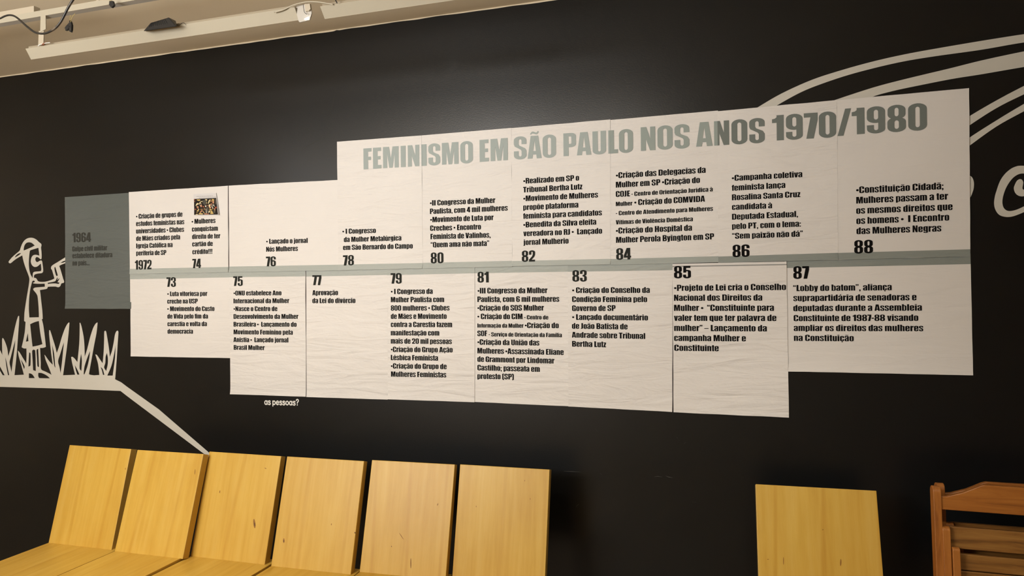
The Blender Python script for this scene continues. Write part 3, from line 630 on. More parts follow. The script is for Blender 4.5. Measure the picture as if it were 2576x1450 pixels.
# small photo print stuck on the 1972 sheet
def photo():
    o0 = (470, 470, 16.11)
    q = lambda x, y: wl(o0[0] + x / o0[2], o0[1] + y / o0[2])
    A, B, C_, D_ = q(312, 310), q(1238, 262), q(1372, 1150), q(330, 1160)
    org = ((A[0] + B[0]) / 2, -.006, D_[1]); root = empty('photo_print', org)
    tag(root, 'small colour photo print of helmeted figures stuck above the 74 note', 'photo')
    wdt = B[0] - A[0]
    def surf(x, z):
        u = (x - A[0]) / wdt; v = (z - D_[1]) / (A[1] - D_[1])
        return -.0062 - .006 * max(0, u - .55) ** 2 * 4 * (1 - .5 * v) - .004 * max(0, v - .8) - .005 * max(0, .25 - v) * max(0, 1 - abs(u - .3) * 2.5) * 4
    def bil(u, v, a=A, b=B, c=C_, d=D_):
        return ((a[0] * (1 - u) + b[0] * u) * (1 - v) + (d[0] * (1 - u) + c[0] * u) * v, (a[1] * (1 - u) + b[1] * u) * (1 - v) + (d[1] * (1 - u) + c[1] * u) * v)
    def grid(name, u0, v0, u1, v1, n, m_, mt, off):
        vs = [bil(u0 + (u1 - u0) * i / n, v0 + (v1 - v0) * j / m_) for j in range(m_ + 1) for i in range(n + 1)]
        fs = [[j * (n + 1) + i, (j + 1) * (n + 1) + i, (j + 1) * (n + 1) + i + 1, j * (n + 1) + i + 1] for j in range(m_) for i in range(n)]
        o = flat_mesh(name, vs, fs, mt, root, surf, off, org)
        for p in o.data.polygons: p.use_smooth = True
        return o
    grid('print_paper', 0, 0, 1, 1, 14, 14, mat('glossy_paper', (.72, .71, .72), .35, .5), 0)
    img = grid('printed_image', .012, .225, .975, .985, 12, 10, mat('print_black', (.012, .009, .008), .3, .5), .0003)
    cols = dict(y=(.62, .45, .16), c=(.80, .68, .40), r=(.42, .10, .05), s=(.70, .34, .20), g=(.08, .075, .06), b=(.25, .14, .06), w=(.85, .80, .66), p=(.45, .18, .08))
    cm = {k: mat('print_colour_' + k, v, .35, .5) for k, v in cols.items()}
    blobs = [('y', (430, 525), (560, 520), (600, 545), (540, 590), (460, 565)), ('g', (680, 560), (780, 540), (850, 600), (860, 700), (760, 760), (690, 690)),
             ('c', (770, 520), (850, 515), (870, 540), (840, 580)), ('y', (820, 610), (850, 600), (870, 690), (810, 700)),
             ('c', (395, 780), (425, 700), (470, 665), (530, 680), (520, 720), (460, 745), (420, 785)), ('s', (430, 800), (500, 790), (520, 850), (490, 900), (450, 860)), ('w', (450, 810), (480, 815), (490, 870), (470, 850)),
             ('r', (350, 920), (400, 900), (430, 930), (380, 950)), ('c', (500, 890), (545, 930), (540, 960), (505, 940)), ('y', (460, 950), (500, 940), (540, 1010), (480, 1000), (475, 1080), (455, 1085)),
             ('c', (535, 735), (560, 640), (610, 595), (680, 585), (670, 620), (640, 640), (640, 710), (580, 690)), ('b', (600, 620), (650, 610), (640, 700), (605, 680)), ('s', (570, 760), (640, 730), (655, 790), (630, 840), (600, 830)), ('w', (560, 745), (590, 740), (600, 800), (575, 780)),
             ('r', (680, 790), (740, 790), (730, 850), (690, 840)), ('b', (590, 900), (680, 900), (700, 960), (640, 990), (600, 960)), ('y', (640, 900), (690, 910), (680, 950), (640, 940)),
             ('s', (580, 1030), (650, 970), (700, 990), (640, 1030), (600, 1060)), ('y', (540, 1090), (600, 1060), (720, 1100), (700, 1130), (560, 1135)), ('c', (400, 1140), (470, 1110), (540, 1150), (470, 1158)), ('y', (690, 1000), (720, 1000), (770, 1070), (740, 1080)),
             ('w', (770, 790), (800, 760), (835, 785), (830, 820), (790, 830)), ('b', (720, 890), (770, 850), (800, 940), (740, 960)), ('g', (830, 830), (900, 830), (930, 930), (920, 1060), (850, 1080)), ('w', (812, 900), (828, 900), (850, 1075), (830, 1080)), ('r', (850, 910), (870, 905), (875, 935), (855, 940)),
             ('c', (905, 690), (915, 600), (950, 540), (1020, 520), (980, 580), (950, 650), (930, 700)), ('b', (990, 570), (1060, 530), (1080, 600), (1040, 640), (990, 630)), ('c', (920, 740), (980, 715), (1000, 760), (990, 850), (940, 850)), ('s', (1010, 690), (1060, 680), (1050, 760), (1010, 770)), ('s', (930, 830), (1020, 820), (1030, 870), (980, 890)), ('w', (940, 830), (985, 860), (965, 880)),
             ('y', (960, 900), (1060, 920), (1120, 880), (1110, 910), (1000, 975), (965, 990)), ('w', (1040, 780), (1060, 770), (1120, 870), (1100, 900)), ('y', (1065, 500), (1150, 510), (1155, 580), (1110, 600), (1065, 560)), ('s', (1080, 600), (1150, 590), (1150, 680), (1100, 700)), ('w', (1085, 620), (1110, 610), (1105, 680)),
             ('w', (1085, 730), (1105, 725), (1130, 790), (1110, 790)), ('w', (1125, 730), (1145, 725), (1190, 810), (1170, 820)), ('r', (1190, 830), (1270, 820), (1280, 870), (1230, 900), (1200, 870)), ('s', (1145, 880), (1220, 910), (1200, 960), (1160, 930)), ('c', (1180, 950), (1215, 1000), (1190, 1010)),
             ('y', (1000, 1115), (1010, 1000), (1060, 960), (1100, 1030), (1140, 1110)), ('c', (920, 1000), (960, 985), (1000, 1010), (930, 1080)), ('p', (780, 1080), (850, 1090), (960, 1110), (940, 1130), (760, 1135)), ('w', (760, 1080), (800, 1085), (790, 1130)), ('p', (340, 590), (375, 590), (370, 625), (345, 620)), ('r', (340, 510), (375, 520), (365, 560), (345, 550)), ('g', (1180, 520), (1240, 500), (1270, 700), (1210, 740)), ('g', (1120, 930), (1160, 960), (1230, 1080), (1150, 1090)), ('p', (840, 745), (880, 750), (920, 800), (880, 790))]
    for k in cm:
        v, f = [], []
        for bl in blobs:
            if bl[0] != k: continue
            n = len(v); v += [q(*p) for p in bl[1:]]; f.append(list(range(n, len(v))))
        flat_mesh('printed_patch', v, f, cm[k], img, surf, .0007, org)
    # two lines of tiny print
    v, f = [], []
    for x0, y0, x1, y1, seed in ((420, 412, 1115, 388, 1), (530, 470, 1240, 428, 2)):
        rn = random.Random(seed); x = x0
        while x < x1:
            w_ = rn.uniform(18, 60); t = (x - x0) / (x1 - x0); y = y0 + (y1 - y0) * t; n = len(v)
            v += [q(x, y), q(min(x + w_, x1), y - w_ * .05), q(min(x + w_, x1), y - w_ * .05 - 13), q(x, y - 13)]; f.append([n, n + 1, n + 2, n + 3]); x += w_ + rn.uniform(8, 16)
    flat_mesh('caption_print', v, f, mat('caption_ink', (.22, .21, .2), .5), root, surf, .0005, org)
photo()

# ------------------------------------------------------------------ white vinyl drawings on the wall
def smooth_loop(p, sub=3, cyc=True, sharp=62):
    n = len(p); out = []
    for i in range(n):
        a, b, c, d = [Vector(p[(i + k) % n]) for k in (-1, 0, 1, 2)]
        def corner(u, v, w):
            e, f = v - u, w - v
            return e.length == 0 or f.length == 0 or math.degrees(e.angle(f)) > sharp
        ta = Vector((0, 0)) if corner(a, b, c) else (c - a) * .5
        tb = Vector((0, 0)) if corner(b, c, d) else (d - b) * .5
        L = (c - b).length
        if ta.length > L: ta *= L / ta.length
        if tb.length > L: tb *= L / tb.length
        if ta.length == 0: ta = (c - b) * .9
        if tb.length == 0: tb = (c - b) * .9
        for k in range(sub):
            t = k / sub
            out.append(b * (2 * t ** 3 - 3 * t * t + 1) + ta * (t ** 3 - 2 * t * t + t) + c * (-2 * t ** 3 + 3 * t * t) + tb * (t ** 3 - t * t))
    return [(q.x, q.y) for q in out]
def vinyl(name, loops, reg, parent, org, y=-.0012, sub=3, material='vinyl', curved=True):
    ox, oy, s = reg
    cu = bpy.data.curves.new('tmp', 'CURVE'); cu.dimensions = '2D'; cu.fill_mode = 'BOTH'
    for lp in loops:
        pts = smooth_loop(lp, sub) if curved else lp
        w_ = [wl(ox + x / s, oy + y_ / s) for x, y_ in pts]
        sp = cu.splines.new('POLY'); sp.points.add(len(w_) - 1); sp.use_cyclic_u = True
        for k, (x, z) in enumerate(w_): sp.points[k].co = (x - org[0], z - org[2], 0, 1)
    to = bpy.data.objects.new('tmp', cu); COL.objects.link(to); bpy.context.view_layer.update()
    me = bpy.data.meshes.new_from_object(to.evaluated_get(bpy.context.evaluated_depsgraph_get()))
    bpy.data.objects.remove(to); bpy.data.curves.remove(cu)
    for v in me.vertices: v.co = Vector((v.co.x, y, v.co.y))
    bm = bmesh.new(); bm.from_mesh(me)
    for f in bm.faces:
        f.normal_update()
        if f.normal.y > 0: f.normal_flip()
    bm.to_mesh(me); bm.free()
    me.name = name; me.materials.clear(); me.materials.append(M[material])
    o = bpy.data.objects.new(name, me); link(o, parent); return o
Z1, Z2 = (0, 580, 6.59), (0, 780, 6.59)
def z2(ps): return [(x, y + 1318) for x, y in ps]
org = (*[wl(100, 950)[0], 0], wl(100, 950)[1]); org = (org[0], 0, org[2])
dr = empty('wall_drawing', org); tag(dr, 'white cut-out drawing of a capped figure standing in grass beside the slate sheet', 'wall art')
fig = [(150, 540), (147, 515), (160, 498), (200, 450), (260, 395), (330, 335), (345, 290), (370, 225), (410, 165), (460, 132), (510, 122), (560, 128), (610, 155), (645, 190), (685, 222), (692, 250), (684, 285), (690, 340), (695, 420), (691, 470), (678, 482), (645, 453), (612, 440), (592, 460), (590, 490), (605, 520), (630, 524), (660, 505), (688, 497), (702, 515), (712, 580), (720, 650), (716, 690), (690, 710), (640, 715), (590, 728), (570, 745), (567, 787), (595, 790), (615, 810), (632, 840), (680, 854), (760, 850), (860, 820), (905, 798), (890, 740), (862, 650), (850, 640), (854, 600), (885, 570), (960, 525), (1080, 450), (1140, 415), (1140, 520), (1083, 545), (1020, 570), (985, 590), (1010, 660), (1050, 800), (1067, 848), (1058, 870), (1022, 880), (1005, 920), (978, 942), (950, 940), (925, 932), (800, 936), (785, 965), (750, 976), (665, 990), (675, 1060), (690, 1200), (705, 1330)] + \
      z2([(710, 90), (712, 150), (697, 156), (722, 260), (747, 450), (765, 612), (740, 624), (705, 632), (668, 631), (672, 700), (680, 880), (685, 985), (760, 1025), (862, 1083), (862, 1150), (660, 1150), (400, 1150), (398, 1083), (414, 1000), (436, 900), (442, 820), (443, 720), (441, 640), (400, 640), (362, 620), (380, 545), (398, 460), (416, 350), (428, 200), (403, 186), (408, 60)]) + [(415, 1318), (440, 1150), (465, 1000), (485, 880), (490, 800), (470, 730), (420, 600), (385, 480), (373, 415), (300, 455), (235, 500), (180, 545)]
holes = [[(397, 335), (398, 300), (410, 250), (440, 210), (480, 198), (530, 208), (580, 252), (520, 282)], [(248, 452), (262, 425), (300, 390), (345, 375), (350, 381), (318, 410)],
         [(508, 330), (640, 289), (648, 350), (656, 419), (600, 404), (560, 410), (530, 440), (513, 510), (530, 570), (570, 605), (620, 600), (680, 550), (689, 640), (683, 675), (640, 680), (570, 688), (550, 710), (544, 788), (510, 730), (490, 650), (482, 560), (487, 440), (497, 350)],
         [(534, 862), (545, 838), (570, 834), (582, 846), (572, 860), (548, 870), (560, 880), (640, 886), (745, 884), (747, 934), (640, 943), (580, 950), (553, 970), (560, 992), (600, 1040), (625, 1090), (640, 1230), (648, 1380), (648, 1441), (490, 1444), (482, 1300), (488, 1120), (505, 980)],
         [(795, 870), (860, 858), (918, 842), (935, 815), (950, 785), (962, 785), (950, 825), (985, 795), (990, 800), (965, 845), (955, 860), (988, 865), (984, 880), (970, 888), (920, 880), (840, 882), (797, 890)],
         [(906, 620), (918, 603), (934, 650), (960, 745), (945, 760), (930, 740), (910, 665)], [(1005, 540), (1045, 515), (1110, 490), (1110, 508), (1050, 535)],
         z2([(503, 238), (580, 203), (648, 185), (660, 300), (682, 450), (707, 568), (640, 590), (543, 610), (525, 450)]), z2([(465, 385), (469, 440), (475, 520), (433, 528), (450, 450)]),
         z2([(488, 704), (508, 720), (508, 920), (475, 942), (480, 820)]), z2([(537, 680), (560, 658), (588, 670), (594, 800), (597, 1015), (553, 1000), (545, 850)]), z2([(610, 665), (637, 645), (642, 760), (650, 950), (625, 935), (617, 800)]),
         z2([(483, 1052), (510, 1055), (540, 1072), (562, 1100), (580, 1132), (483, 1132)]), z2([(640, 1044), (690, 1047), (750, 1072), (800, 1105), (830, 1137), (652, 1132), (637, 1095)])]
vinyl('figure_outline', [fig] + holes, Z1, dr, org)
ground = [(-900, 1085), (0, 1085), (245, 1083), (399, 1075), (401, 1145), (861, 1145), (863, 1083), (1050, 1085), (1480, 1066), (1500, 1077), (1560, 1086), (1640, 1080), (1780, 1095), (1875, 1093), (1895, 1095), (1912, 1152), (2010, 1200), (2109, 1275), (2636, 1650), (3480, 2378), (4200, 2960), (4100, 2960), (3380, 2385), (2109, 1430), (2000, 1345), (1000, 1305), (0, 1277), (-900, 1250)]
vinyl('ground_strip', [ground], Z2, dr, org, y=-.0010, curved=False)
tufts = [([(-200, 1110), (-120, 700), (-60, 560), (0, 655), (42, 748), (38, 500), (46, 465), (65, 480), (100, 560), (125, 640), (142, 768), (180, 640), (215, 470), (250, 300), (280, 180), (305, 105), (322, 100), (322, 180), (310, 350), (295, 560), (275, 800), (245, 1083), (245, 1112)],
          [[(258, 500), (245, 640), (220, 820), (195, 1030), (178, 950), (163, 868), (190, 760), (225, 620)], [(90, 780), (110, 850), (140, 1000), (158, 1093), (140, 1093), (115, 970)], [(-60, 820), (10, 950), (82, 1085), (55, 1093), (0, 1000), (-50, 900)]]),
         ([(300, 675), (330, 705), (380, 790), (440, 895), (440, 1000), (440, 1110), (398, 1110), (400, 1075), (350, 890), (315, 770)], [[(350, 820), (380, 870), (413, 940), (405, 985), (375, 900)]]),
         ([(740, 742), (760, 765), (820, 850), (878, 910), (850, 700), (830, 520), (818, 400), (820, 335), (835, 340), (880, 480), (920, 610), (945, 715), (980, 620), (1030, 450), (1080, 310), (1120, 235), (1145, 208), (1155, 215), (1140, 400), (1110, 650), (1080, 870), (1050, 1085), (1050, 1112), (860, 1112), (855, 1070), (810, 950), (760, 830)],
          [[(868, 580), (900, 720), (922, 962), (905, 930), (885, 780)], [(1066, 535), (1050, 680), (1030, 880), (1008, 1050), (990, 950), (967, 850), (1000, 740), (1040, 610)]]),
         ([(1183, 784), (1205, 778), (1240, 805), (1287, 865), (1300, 750), (1318, 560), (1325, 350), (1325, 215), (1335, 213), (1355, 270), (1390, 440), (1405, 600), (1410, 775), (1450, 650), (1500, 450), (1545, 310), (1585, 235), (1615, 208), (1622, 215), (1605, 380), (1570, 560), (1530, 780), (1480, 1060), (1480, 1112), (1250, 1112), (1250, 1083), (1230, 1000), (1200, 880)],
          [[(1245, 915), (1290, 1000), (1325, 1083), (1290, 1083), (1262, 1000)], [(1350, 725), (1362, 850), (1353, 1015), (1325, 975), (1330, 850)], [(1497, 680), (1485, 800), (1450, 950), (1400, 1080), (1393, 1060), (1405, 940), (1450, 800)]]),
         ([(1583, 738), (1610, 748), (1660, 820), (1705, 885), (1722, 700), (1730, 500), (1733, 360), (1750, 345), (1764, 362), (1785, 480), (1810, 640), (1825, 778), (1860, 680), (1890, 530), (1910, 410), (1935, 352), (1958, 345), (1967, 370), (1955, 560), (1940, 800), (1917, 1100), (1912, 1150), (1640, 1120), (1650, 1085), (1630, 900), (1600, 790)],
          [[(1672, 945), (1705, 980), (1730, 1060), (1735, 1076), (1712, 1080), (1695, 1010)], [(1775, 715), (1792, 800), (1790, 900), (1765, 1015), (1730, 955), (1750, 880), (1755, 780)], [(1919, 585), (1910, 800), (1872, 1090), (1783, 1090), (1850, 930), (1890, 760)]])]
for i, (o_, h_) in enumerate(tufts): vinyl('grass_tuft', [o_] + h_, Z2, dr, org, y=-.0014 - .0002 * (i % 2))

Z7 = (1850, 60, 2.59)
org = (*[wl(2300, 200)[0]], 0, wl(2300, 200)[1])
sw = empty('wall_drawing', org); tag(sw, 'four white curved bands sweeping across the wall behind the top right sheet', 'wall art')
bands = [([(60, 600), (145, 545), (300, 455), (500, 365), (700, 300), (900, 245), (1100, 200), (1300, 163), (1600, 112), (1880, 68), (2300, 10)], [(180, 590), (275, 530), (400, 460), (500, 415), (700, 345), (900, 290), (1100, 245), (1300, 212), (1600, 170), (1880, 122), (2300, 70)]),
         ([(500, 552), (640, 500), (900, 415), (1100, 362), (1400, 290), (1600, 240), (1880, 180), (2300, 100)], [(780, 520), (910, 470), (1000, 445), (1100, 422), (1400, 362), (1600, 330), (1880, 282), (2300, 215)]),
         ([(1430, 668), (1525, 602), (1700, 500), (1880, 405), (2100, 300)], [(1430, 730), (1525, 662), (1700, 550), (1880, 460), (2100, 365)]),
         ([(1430, 815), (1525, 742), (1700, 630), (1880, 522), (2100, 400)], [(1430, 868), (1525, 795), (1700, 670), (1880, 570), (2100, 455)])]
for u_, l_ in bands: vinyl('curved_band', [u_ + l_[::-1]], Z7, sw, org, sub=5)
Z8 = (2420, 380, 7.25)
cl = [(1320, 330), (1240, 290), (1131, 273), (1060, 270), (1000, 278), (900, 320), (800, 400), (720, 500), (670, 600), (630, 720), (600, 820), (583, 940), (595, 1040), (640, 1130), (700, 1180), (800, 1205), (900, 1200), (1000, 1170), (1131, 1115), (1300, 1020), (1400, 940), (1360, 870), (1250, 945), (1131, 1010), (1000, 1070), (900, 1095), (820, 1090), (760, 1040), (735, 950), (745, 840), (790, 700), (850, 590), (930, 490), (1020, 430), (1100, 412), (1170, 425), (1225, 480), (1230, 570), (1200, 650), (1150, 705), (1115, 705), (1100, 680), (1110, 620), (1115, 570), (1090, 525), (1050, 515), (1000, 545), (960, 620), (943, 680), (960, 750), (1000, 800), (1060, 828), (1131, 825), (1230, 780), (1310, 690), (1360, 570), (1370, 430)]
org = (wl(2560, 480)[0], 0, wl(2560, 545)[1])
tag(vinyl('wall_lettering', [cl], Z8, None, (0, 0, 0)), 'large white script letter C cut by the right picture edge', 'lettering')
tag(vinyl('wall_lettering', [[(60, 440), (148, 455), (180, 480), (205, 530), (217, 600), (210, 690), (185, 770), (148, 850), (60, 900), (0, 800), (-10, 560)]], Z8, None, (0, 0, 0)), 'edge of a white painted letter peeking out right of the 88 sheet', 'lettering')

# "as pessoas?" in a light round sans, drawn as strokes
def stroke(pts, w=17, closed=False):
    out = []; n = len(pts)
    for i in range(n if closed else n - 1):
        a, b = Vector(pts[i]), Vector(pts[(i + 1) % n]); d = (b - a)
        if d.length == 0: continue
        d = d.normalized() * (w / 2); p = Vector((-d.y, d.x)); e = d * .35
        out.append([tuple(a - e - p), tuple(b + e - p), tuple(b + e + p), tuple(a - e + p)])
    return out
def ell(cx, cy, rx, ry, a0=0, a1=360, n=14): return _arc(cx, cy, rx, ry, a0, a1, n)
SF = {'o': (66, stroke(ell(33, 35, 24, 28))), 'a': (68, stroke(ell(31, 35, 22, 28)) + stroke([(55, 66), (55, 4)])), 'p': (68, stroke(ell(35, 35, 22, 28)) + stroke([(11, 66), (11, -20)])),
      'e': (64, stroke(ell(32, 35, 23, 28, 0, 325)) + stroke([(12, 36), (54, 36)], 13)), 's': (58, stroke([(48, 52), (42, 60), (29, 64), (16, 60), (11, 51), (16, 42), (29, 37), (43, 31), (48, 20), (42, 9), (29, 5), (15, 9), (8, 18)])),
      '?': (60, stroke([(10, 72), (14, 86), (28, 94), (44, 90), (51, 77), (47, 62), (34, 52), (29, 44), (29, 32)]) + disc(29, 10, 10)), ' ': (26, [])}
x = 0; v2, f2 = [], []; xx = []
for ch in 'as pessoas?':
    adv, ps = SF[ch]
    for q_ in union(ps): f2.append([len(v2) + i for i in range(len(q_))]); v2 += [(px + x, py) for px, py in q_]
    x += adv
lo, hi = min(p[0] for p in v2), max(p[0] for p in v2)
a = wl(640 + 465 / 18.4, 995 + 442 / 18.4); b = wl(640 + 2070 / 18.4, 995 + 478 / 18.4); capz = wl(665, 1008.3)[1] - wl(665, 1020)[1]
org = (a[0], 0, a[1]); v3 = [(a[0] + (b[0] - a[0]) * (px - lo) / (hi - lo), a[1] + (b[1] - a[1]) * (px - lo) / (hi - lo) + capz * py / 72) for px, py in v2]
o = flat_mesh('wall_lettering', v3, f2, mat('white_letter_vinyl', (.85, .84, .8), .5, .4), None, lambda x, z: 0, .0012, org)
o.location = org; tag(o, 'tiny white words as pessoas? on the black wall under the 75 sheet', 'lettering')

# ------------------------------------------------------------------ plywood chairs in front of the wall
CH = [([0.3466, 0.8616, 0.2676, 0.4229, -2.9586, -0.389, 0.0283], 'leftmost plywood chair of the row, at the left picture edge', .022, .036),
      ([0.3450, 0.8615, 0.3118, 0.4218, -2.5727, -0.3831, 0.0340], 'second plywood chair from the left, below the end of the white slope line', -.014, .036),
      ([0.3591, 0.862, 0.2823, 0.428, -2.2357, -0.3269, 0.0244], 'third plywood chair from the left, with a dark oval knot low on its back', .018, .034),
      ([0.3543, 0.8623, 0.2821, 0.4307, -1.8494, -0.316, 0.0421], 'fourth plywood chair from the left, under the blank 77 sheet', .016, .031),
      ([0.3558, 0.862, 0.2839, 0.4276, -1.4746, -0.2742, 0.0608], 'fifth plywood chair from the left, with scratches across its back', .004, .030),
      ([0.3611, 0.862, 0.2437, 0.4276, -1.1003, -0.2457, 0.0438], 'sixth plywood chair, at the right end of the row of six', .020, .032),
      ([0.3842, 0.862, 0.3196, 0.4276, 0.0034, -0.2312, 0.0612], 'plywood chair standing alone with a brown smudge on its back', .020, .032)]
# knots and marks: (chair, px, py, width px, height px, material, tilt)
marks = [(2, 640, 1318, 5.5, 24, 'knot', -6), (2, 641, 1320, 2, 10, 'knot_dark', -6), (2, 553, 1238, 2.2, 7, 'knot', 8), (2, 668, 1179, 5, 2, 'knot', 20), (3, 714, 1361, 4, 12, 'knot', 0), (3, 714, 1362, 2, 4, 'knot_dark', 0),
         (3, 833.6, 1320, 2, 5, 'knot', 0), (3, 893, 1341, 2.5, 4, 'knot_dark', 0), (4, 1101, 1270, 2.2, 6, 'knot', 20), (4, 985, 1375.5, 1.6, 3, 'knot_dark', 0), (4, 1033.5, 1418, 2.5, 26, 'knot', 0), (4, 1010, 1350, 1.5, 20, 'knot', -34),
         (5, 1198, 1275, 1.5, 4, 'knot', 0), (5, 1320, 1210, 1.5, 4, 'knot', 0), (5, 1334, 1256, 1.5, 4, 'knot', 0), (1, 490.6, 1188, 1.8, 14, 'knot', 4), (0, 315.6, 1180, 1.6, 5, 'knot', 0), (6, 2115, 1416, 3.5, 18, 'knot', 2), (6, 1932, 1408, 5, 1.6, 'knot', 0), (6, 2070, 1333.5, 1.8, 2.5, 'knot_dark', 0), (6, 1971, 1412, 2, 20, 'knot', 0)]
for ci, (p, lab, ext, th) in enumerate(CH):
    w, zt, lean, L, x, y, rz = p
    c_, s_ = math.cos(rz), math.sin(rz)
    # origin: left end of the seat/back junction, projected to the floor
    bx, by, bz = x + s_ * math.sin(lean) * L, y - c_ * math.sin(lean) * L, zt - math.cos(lean) * L
    root = empty('plywood_chair', (bx, by, 0), rz); tag(root, lab, 'chair', 'light plywood chairs along the black wall')
    bm = box_bm(0, 0, .0, w, th, L, .0016)
    for f in bm.faces:
        if abs(f.normal.x) > .9 or abs(f.normal.z) > .9: f.material_index = 1
    back = from_bm('backrest', bm, [M['ply'], M['ply_edge']], root, loc=(0, 0, bz), rot=(-lean, 0, 0))
    # seat panel: runs under and a little behind the backrest
    bm = box_bm(-.001, -.42, -.028, w + ext, .062, 0, .0016)
    for f in bm.faces:
        if abs(f.normal.x) > .9 or abs(f.normal.y) > .9: f.material_index = 1
    from_bm('seat', bm, [M['ply_seat'], M['ply_edge']], root, loc=(0, 0, bz + .0005))
    for lx in (.02, w + ext - .05):
        for ly in (-.39, .01):
            from_bm('leg', box_bm(lx, ly, 0, lx + .03, ly + .03, bz - .0275, .003), M['ply'], root)
    for lx in (.02, w + ext - .05): from_bm('side_rail', box_bm(lx + .004, -.361, bz - .075, lx + .026, .011, bz - .0275, .002), M['ply'], root)
    # marks on the front face of the backrest
    Rm = Matrix.Rotation(rz, 3, 'Z') @ Matrix.Rotation(-lean, 3, 'X'); P0 = Vector((bx, by, bz)); nrm = Rm @ Vector((0, -1, 0))
    for k, px, py, ww, hh, mt, tilt in marks:
        if k != ci: continue
        vs = []
        for a in range(12):
            an = 2 * math.pi * a / 12; ex, ey = ww / 2 * math.cos(an), hh / 2 * math.sin(an) ; t = math.radians(tilt)
            q_ = onp(px + ex * math.cos(t) - ey * math.sin(t), py + ex * math.sin(t) + ey * math.cos(t), P0, nrm)
            l_ = Rm.inverted() @ (q_ - P0); vs.append((l_.x, -.0004 if 'dark' not in mt else -.0006, l_.z))
        mesh('wood_knot' if hh / ww < 8 else 'wood_mark', vs, [tuple(range(12))], M[mt], back)

# ------------------------------------------------------------------ slatted folding chairs leaning on the wall at the right edge
PT = on(2347, 1224, 1, -.36)                       # top of the near left upright
pb = on(2356, 1450, 0, PT.x)
FL = math.atan2(PT.y - pb.y, PT.z - pb.z)
FL = max(.08, min(FL, .30))
Rf = Matrix.Rotation(-FL, 3, 'X'); nf = Rf @ Vector((0, -1, 0))
def lf(px, py, d=0):
    P0 = PT + nf * d; q_ = onp(px, py, P0, nf); l_ = Rf.inverted() @ (q_ - PT); return l_.x, l_.z
WF = .47
def prism(name, outline, y0, y1, material, parent, bev=.002):
    bm = bmesh.new(); A = [bm.verts.new((x, y0, z)) for x, z in outline]
    f = bm.faces.new(A); r = bmesh.ops.extrude_face_region(bm, geom=[f])
    bmesh.ops.translate(bm, vec=(0, y1 - y0, 0), verts=[v for v in r['geom'] if isinstance(v, bmesh.types.BMVert)])
    if bev: bmesh.ops.bevel(bm, geom=bm.edges[:], offset=bev, segments=2, affect='EDGES', profile=.5)
    return from_bm(name, bm, material, parent)
def upright(name, x0, x1, ztop, zbot, y0, y1, parent, material):
    # rounded in side view: build the side outline in (y, z) and extrude along x
    r = (y1 - y0) / 2; bm = bmesh.new(); pts = [(y0, zbot), (y1, zbot)] + [(y0 + r + r * math.cos(a), ztop - r * .75 + r * .75 * math.sin(a)) for a in [math.pi * k / 8 for k in range(9)]]
    A = [bm.verts.new((x0, yy, zz)) for yy, zz in pts]; f = bm.faces.new(A); rr = bmesh.ops.extrude_face_region(bm, geom=[f])
    bmesh.ops.translate(bm, vec=(x1 - x0, 0, 0), verts=[v for v in rr['geom'] if isinstance(v, bmesh.types.BMVert)])
    bmesh.ops.bevel(bm, geom=bm.edges[:], offset=.0018, segments=2, affect='EDGES', profile=.5)
    return from_bm(name, bm, material, parent)
def folding_chair(org, label):
    zb = -PT.z / math.cos(FL) + .02                # feet
    root = empty('folding_chair', org); root.rotation_euler = (-FL, 0, 0)
    tag(root, label, 'chair', 'slatted hardwood folding chairs leaning on the wall')
    for x0 in (0, WF - .022): upright('back_upright', x0, x0 + .022, 0, zb, 0, .045, root, M['jato_v'])
    # arched top rail
    xa, za = lf(2366, 1250); xb, zb_ = lf(2366, 1283); xc, zc = lf(2478, 1222); xd, zd = lf(2425, 1241)
    up = [(.021, za), (xa + .02, za + .001)] + [(xd, zd)] + [(xc - .012, zc - .004), (xc, zc)]
    mx = WF / 2
    top = up + [(2 * mx - x, z) for x, z in up[::-1]]
    low = [(WF - .021, zb_), (.021, zb_)]
    prism('top_rail', top + low, .006, .030, M['jato_h'], root, .0022)
    # folded seat frame between the uprights
    s0x, s0z = lf(2370, 1324, .0); s1x, _ = lf(2390, 1324, .0)
    for xx_ in (s0x, WF - s1x): upright('seat_side_rail', xx_, xx_ + (s1x - s0x), s0z, s0z - .42, -.004, .030, root, M['jato_v'])
    t0x, t0z = lf(2394, 1376); t1x, _ = lf(2413, 1376)
    for xx_ in (t0x, WF - t1x): upright('inner_leg', xx_, xx_ + (t1x - t0x), t0z, zb + .02, -.012, .014, root, M['jato_v'])
    # seat slats, folded upright
    z1 = lf(2400, 1324, -.03)[1]; z2_ = lf(2400, 1378, -.03)[1]; z3 = lf(2430, 1393, -.03)[1]; z4 = lf(2430, 1433, -.03)[1]
    h = z3 - z4; gaps = z2_ - z3
    xs0, xs1 = s1x - .003, WF - s1x + .003
    prism('seat_slat', [(xs0, z1), (xs1, z1), (xs1, z2_), (xs0, z2_)], .016, .036, M['jato_s'], root)
    zt_ = z3
    for k in range(5):
        prism('seat_slat', [(xs0, zt_), (xs1, zt_), (xs1, zt_ - h), (xs0, zt_ - h)], .016, .036, M['jato_s'], root); zt_ -= h + .003
    prism('lower_rail', [(.021, zb + .18), (WF - .021, zb + .18), (WF - .021, zb + .14), (.021, zb + .14)], .010, .030, M['jato_h'], root)
    return root
folding_chair(tuple(PT), 'reddish slatted folding chair leaning in front at the right picture edge')
folding_chair((PT.x + .024, PT.y + .062, PT.z - .005), 'second folding chair hidden behind the first, only its post top showing')

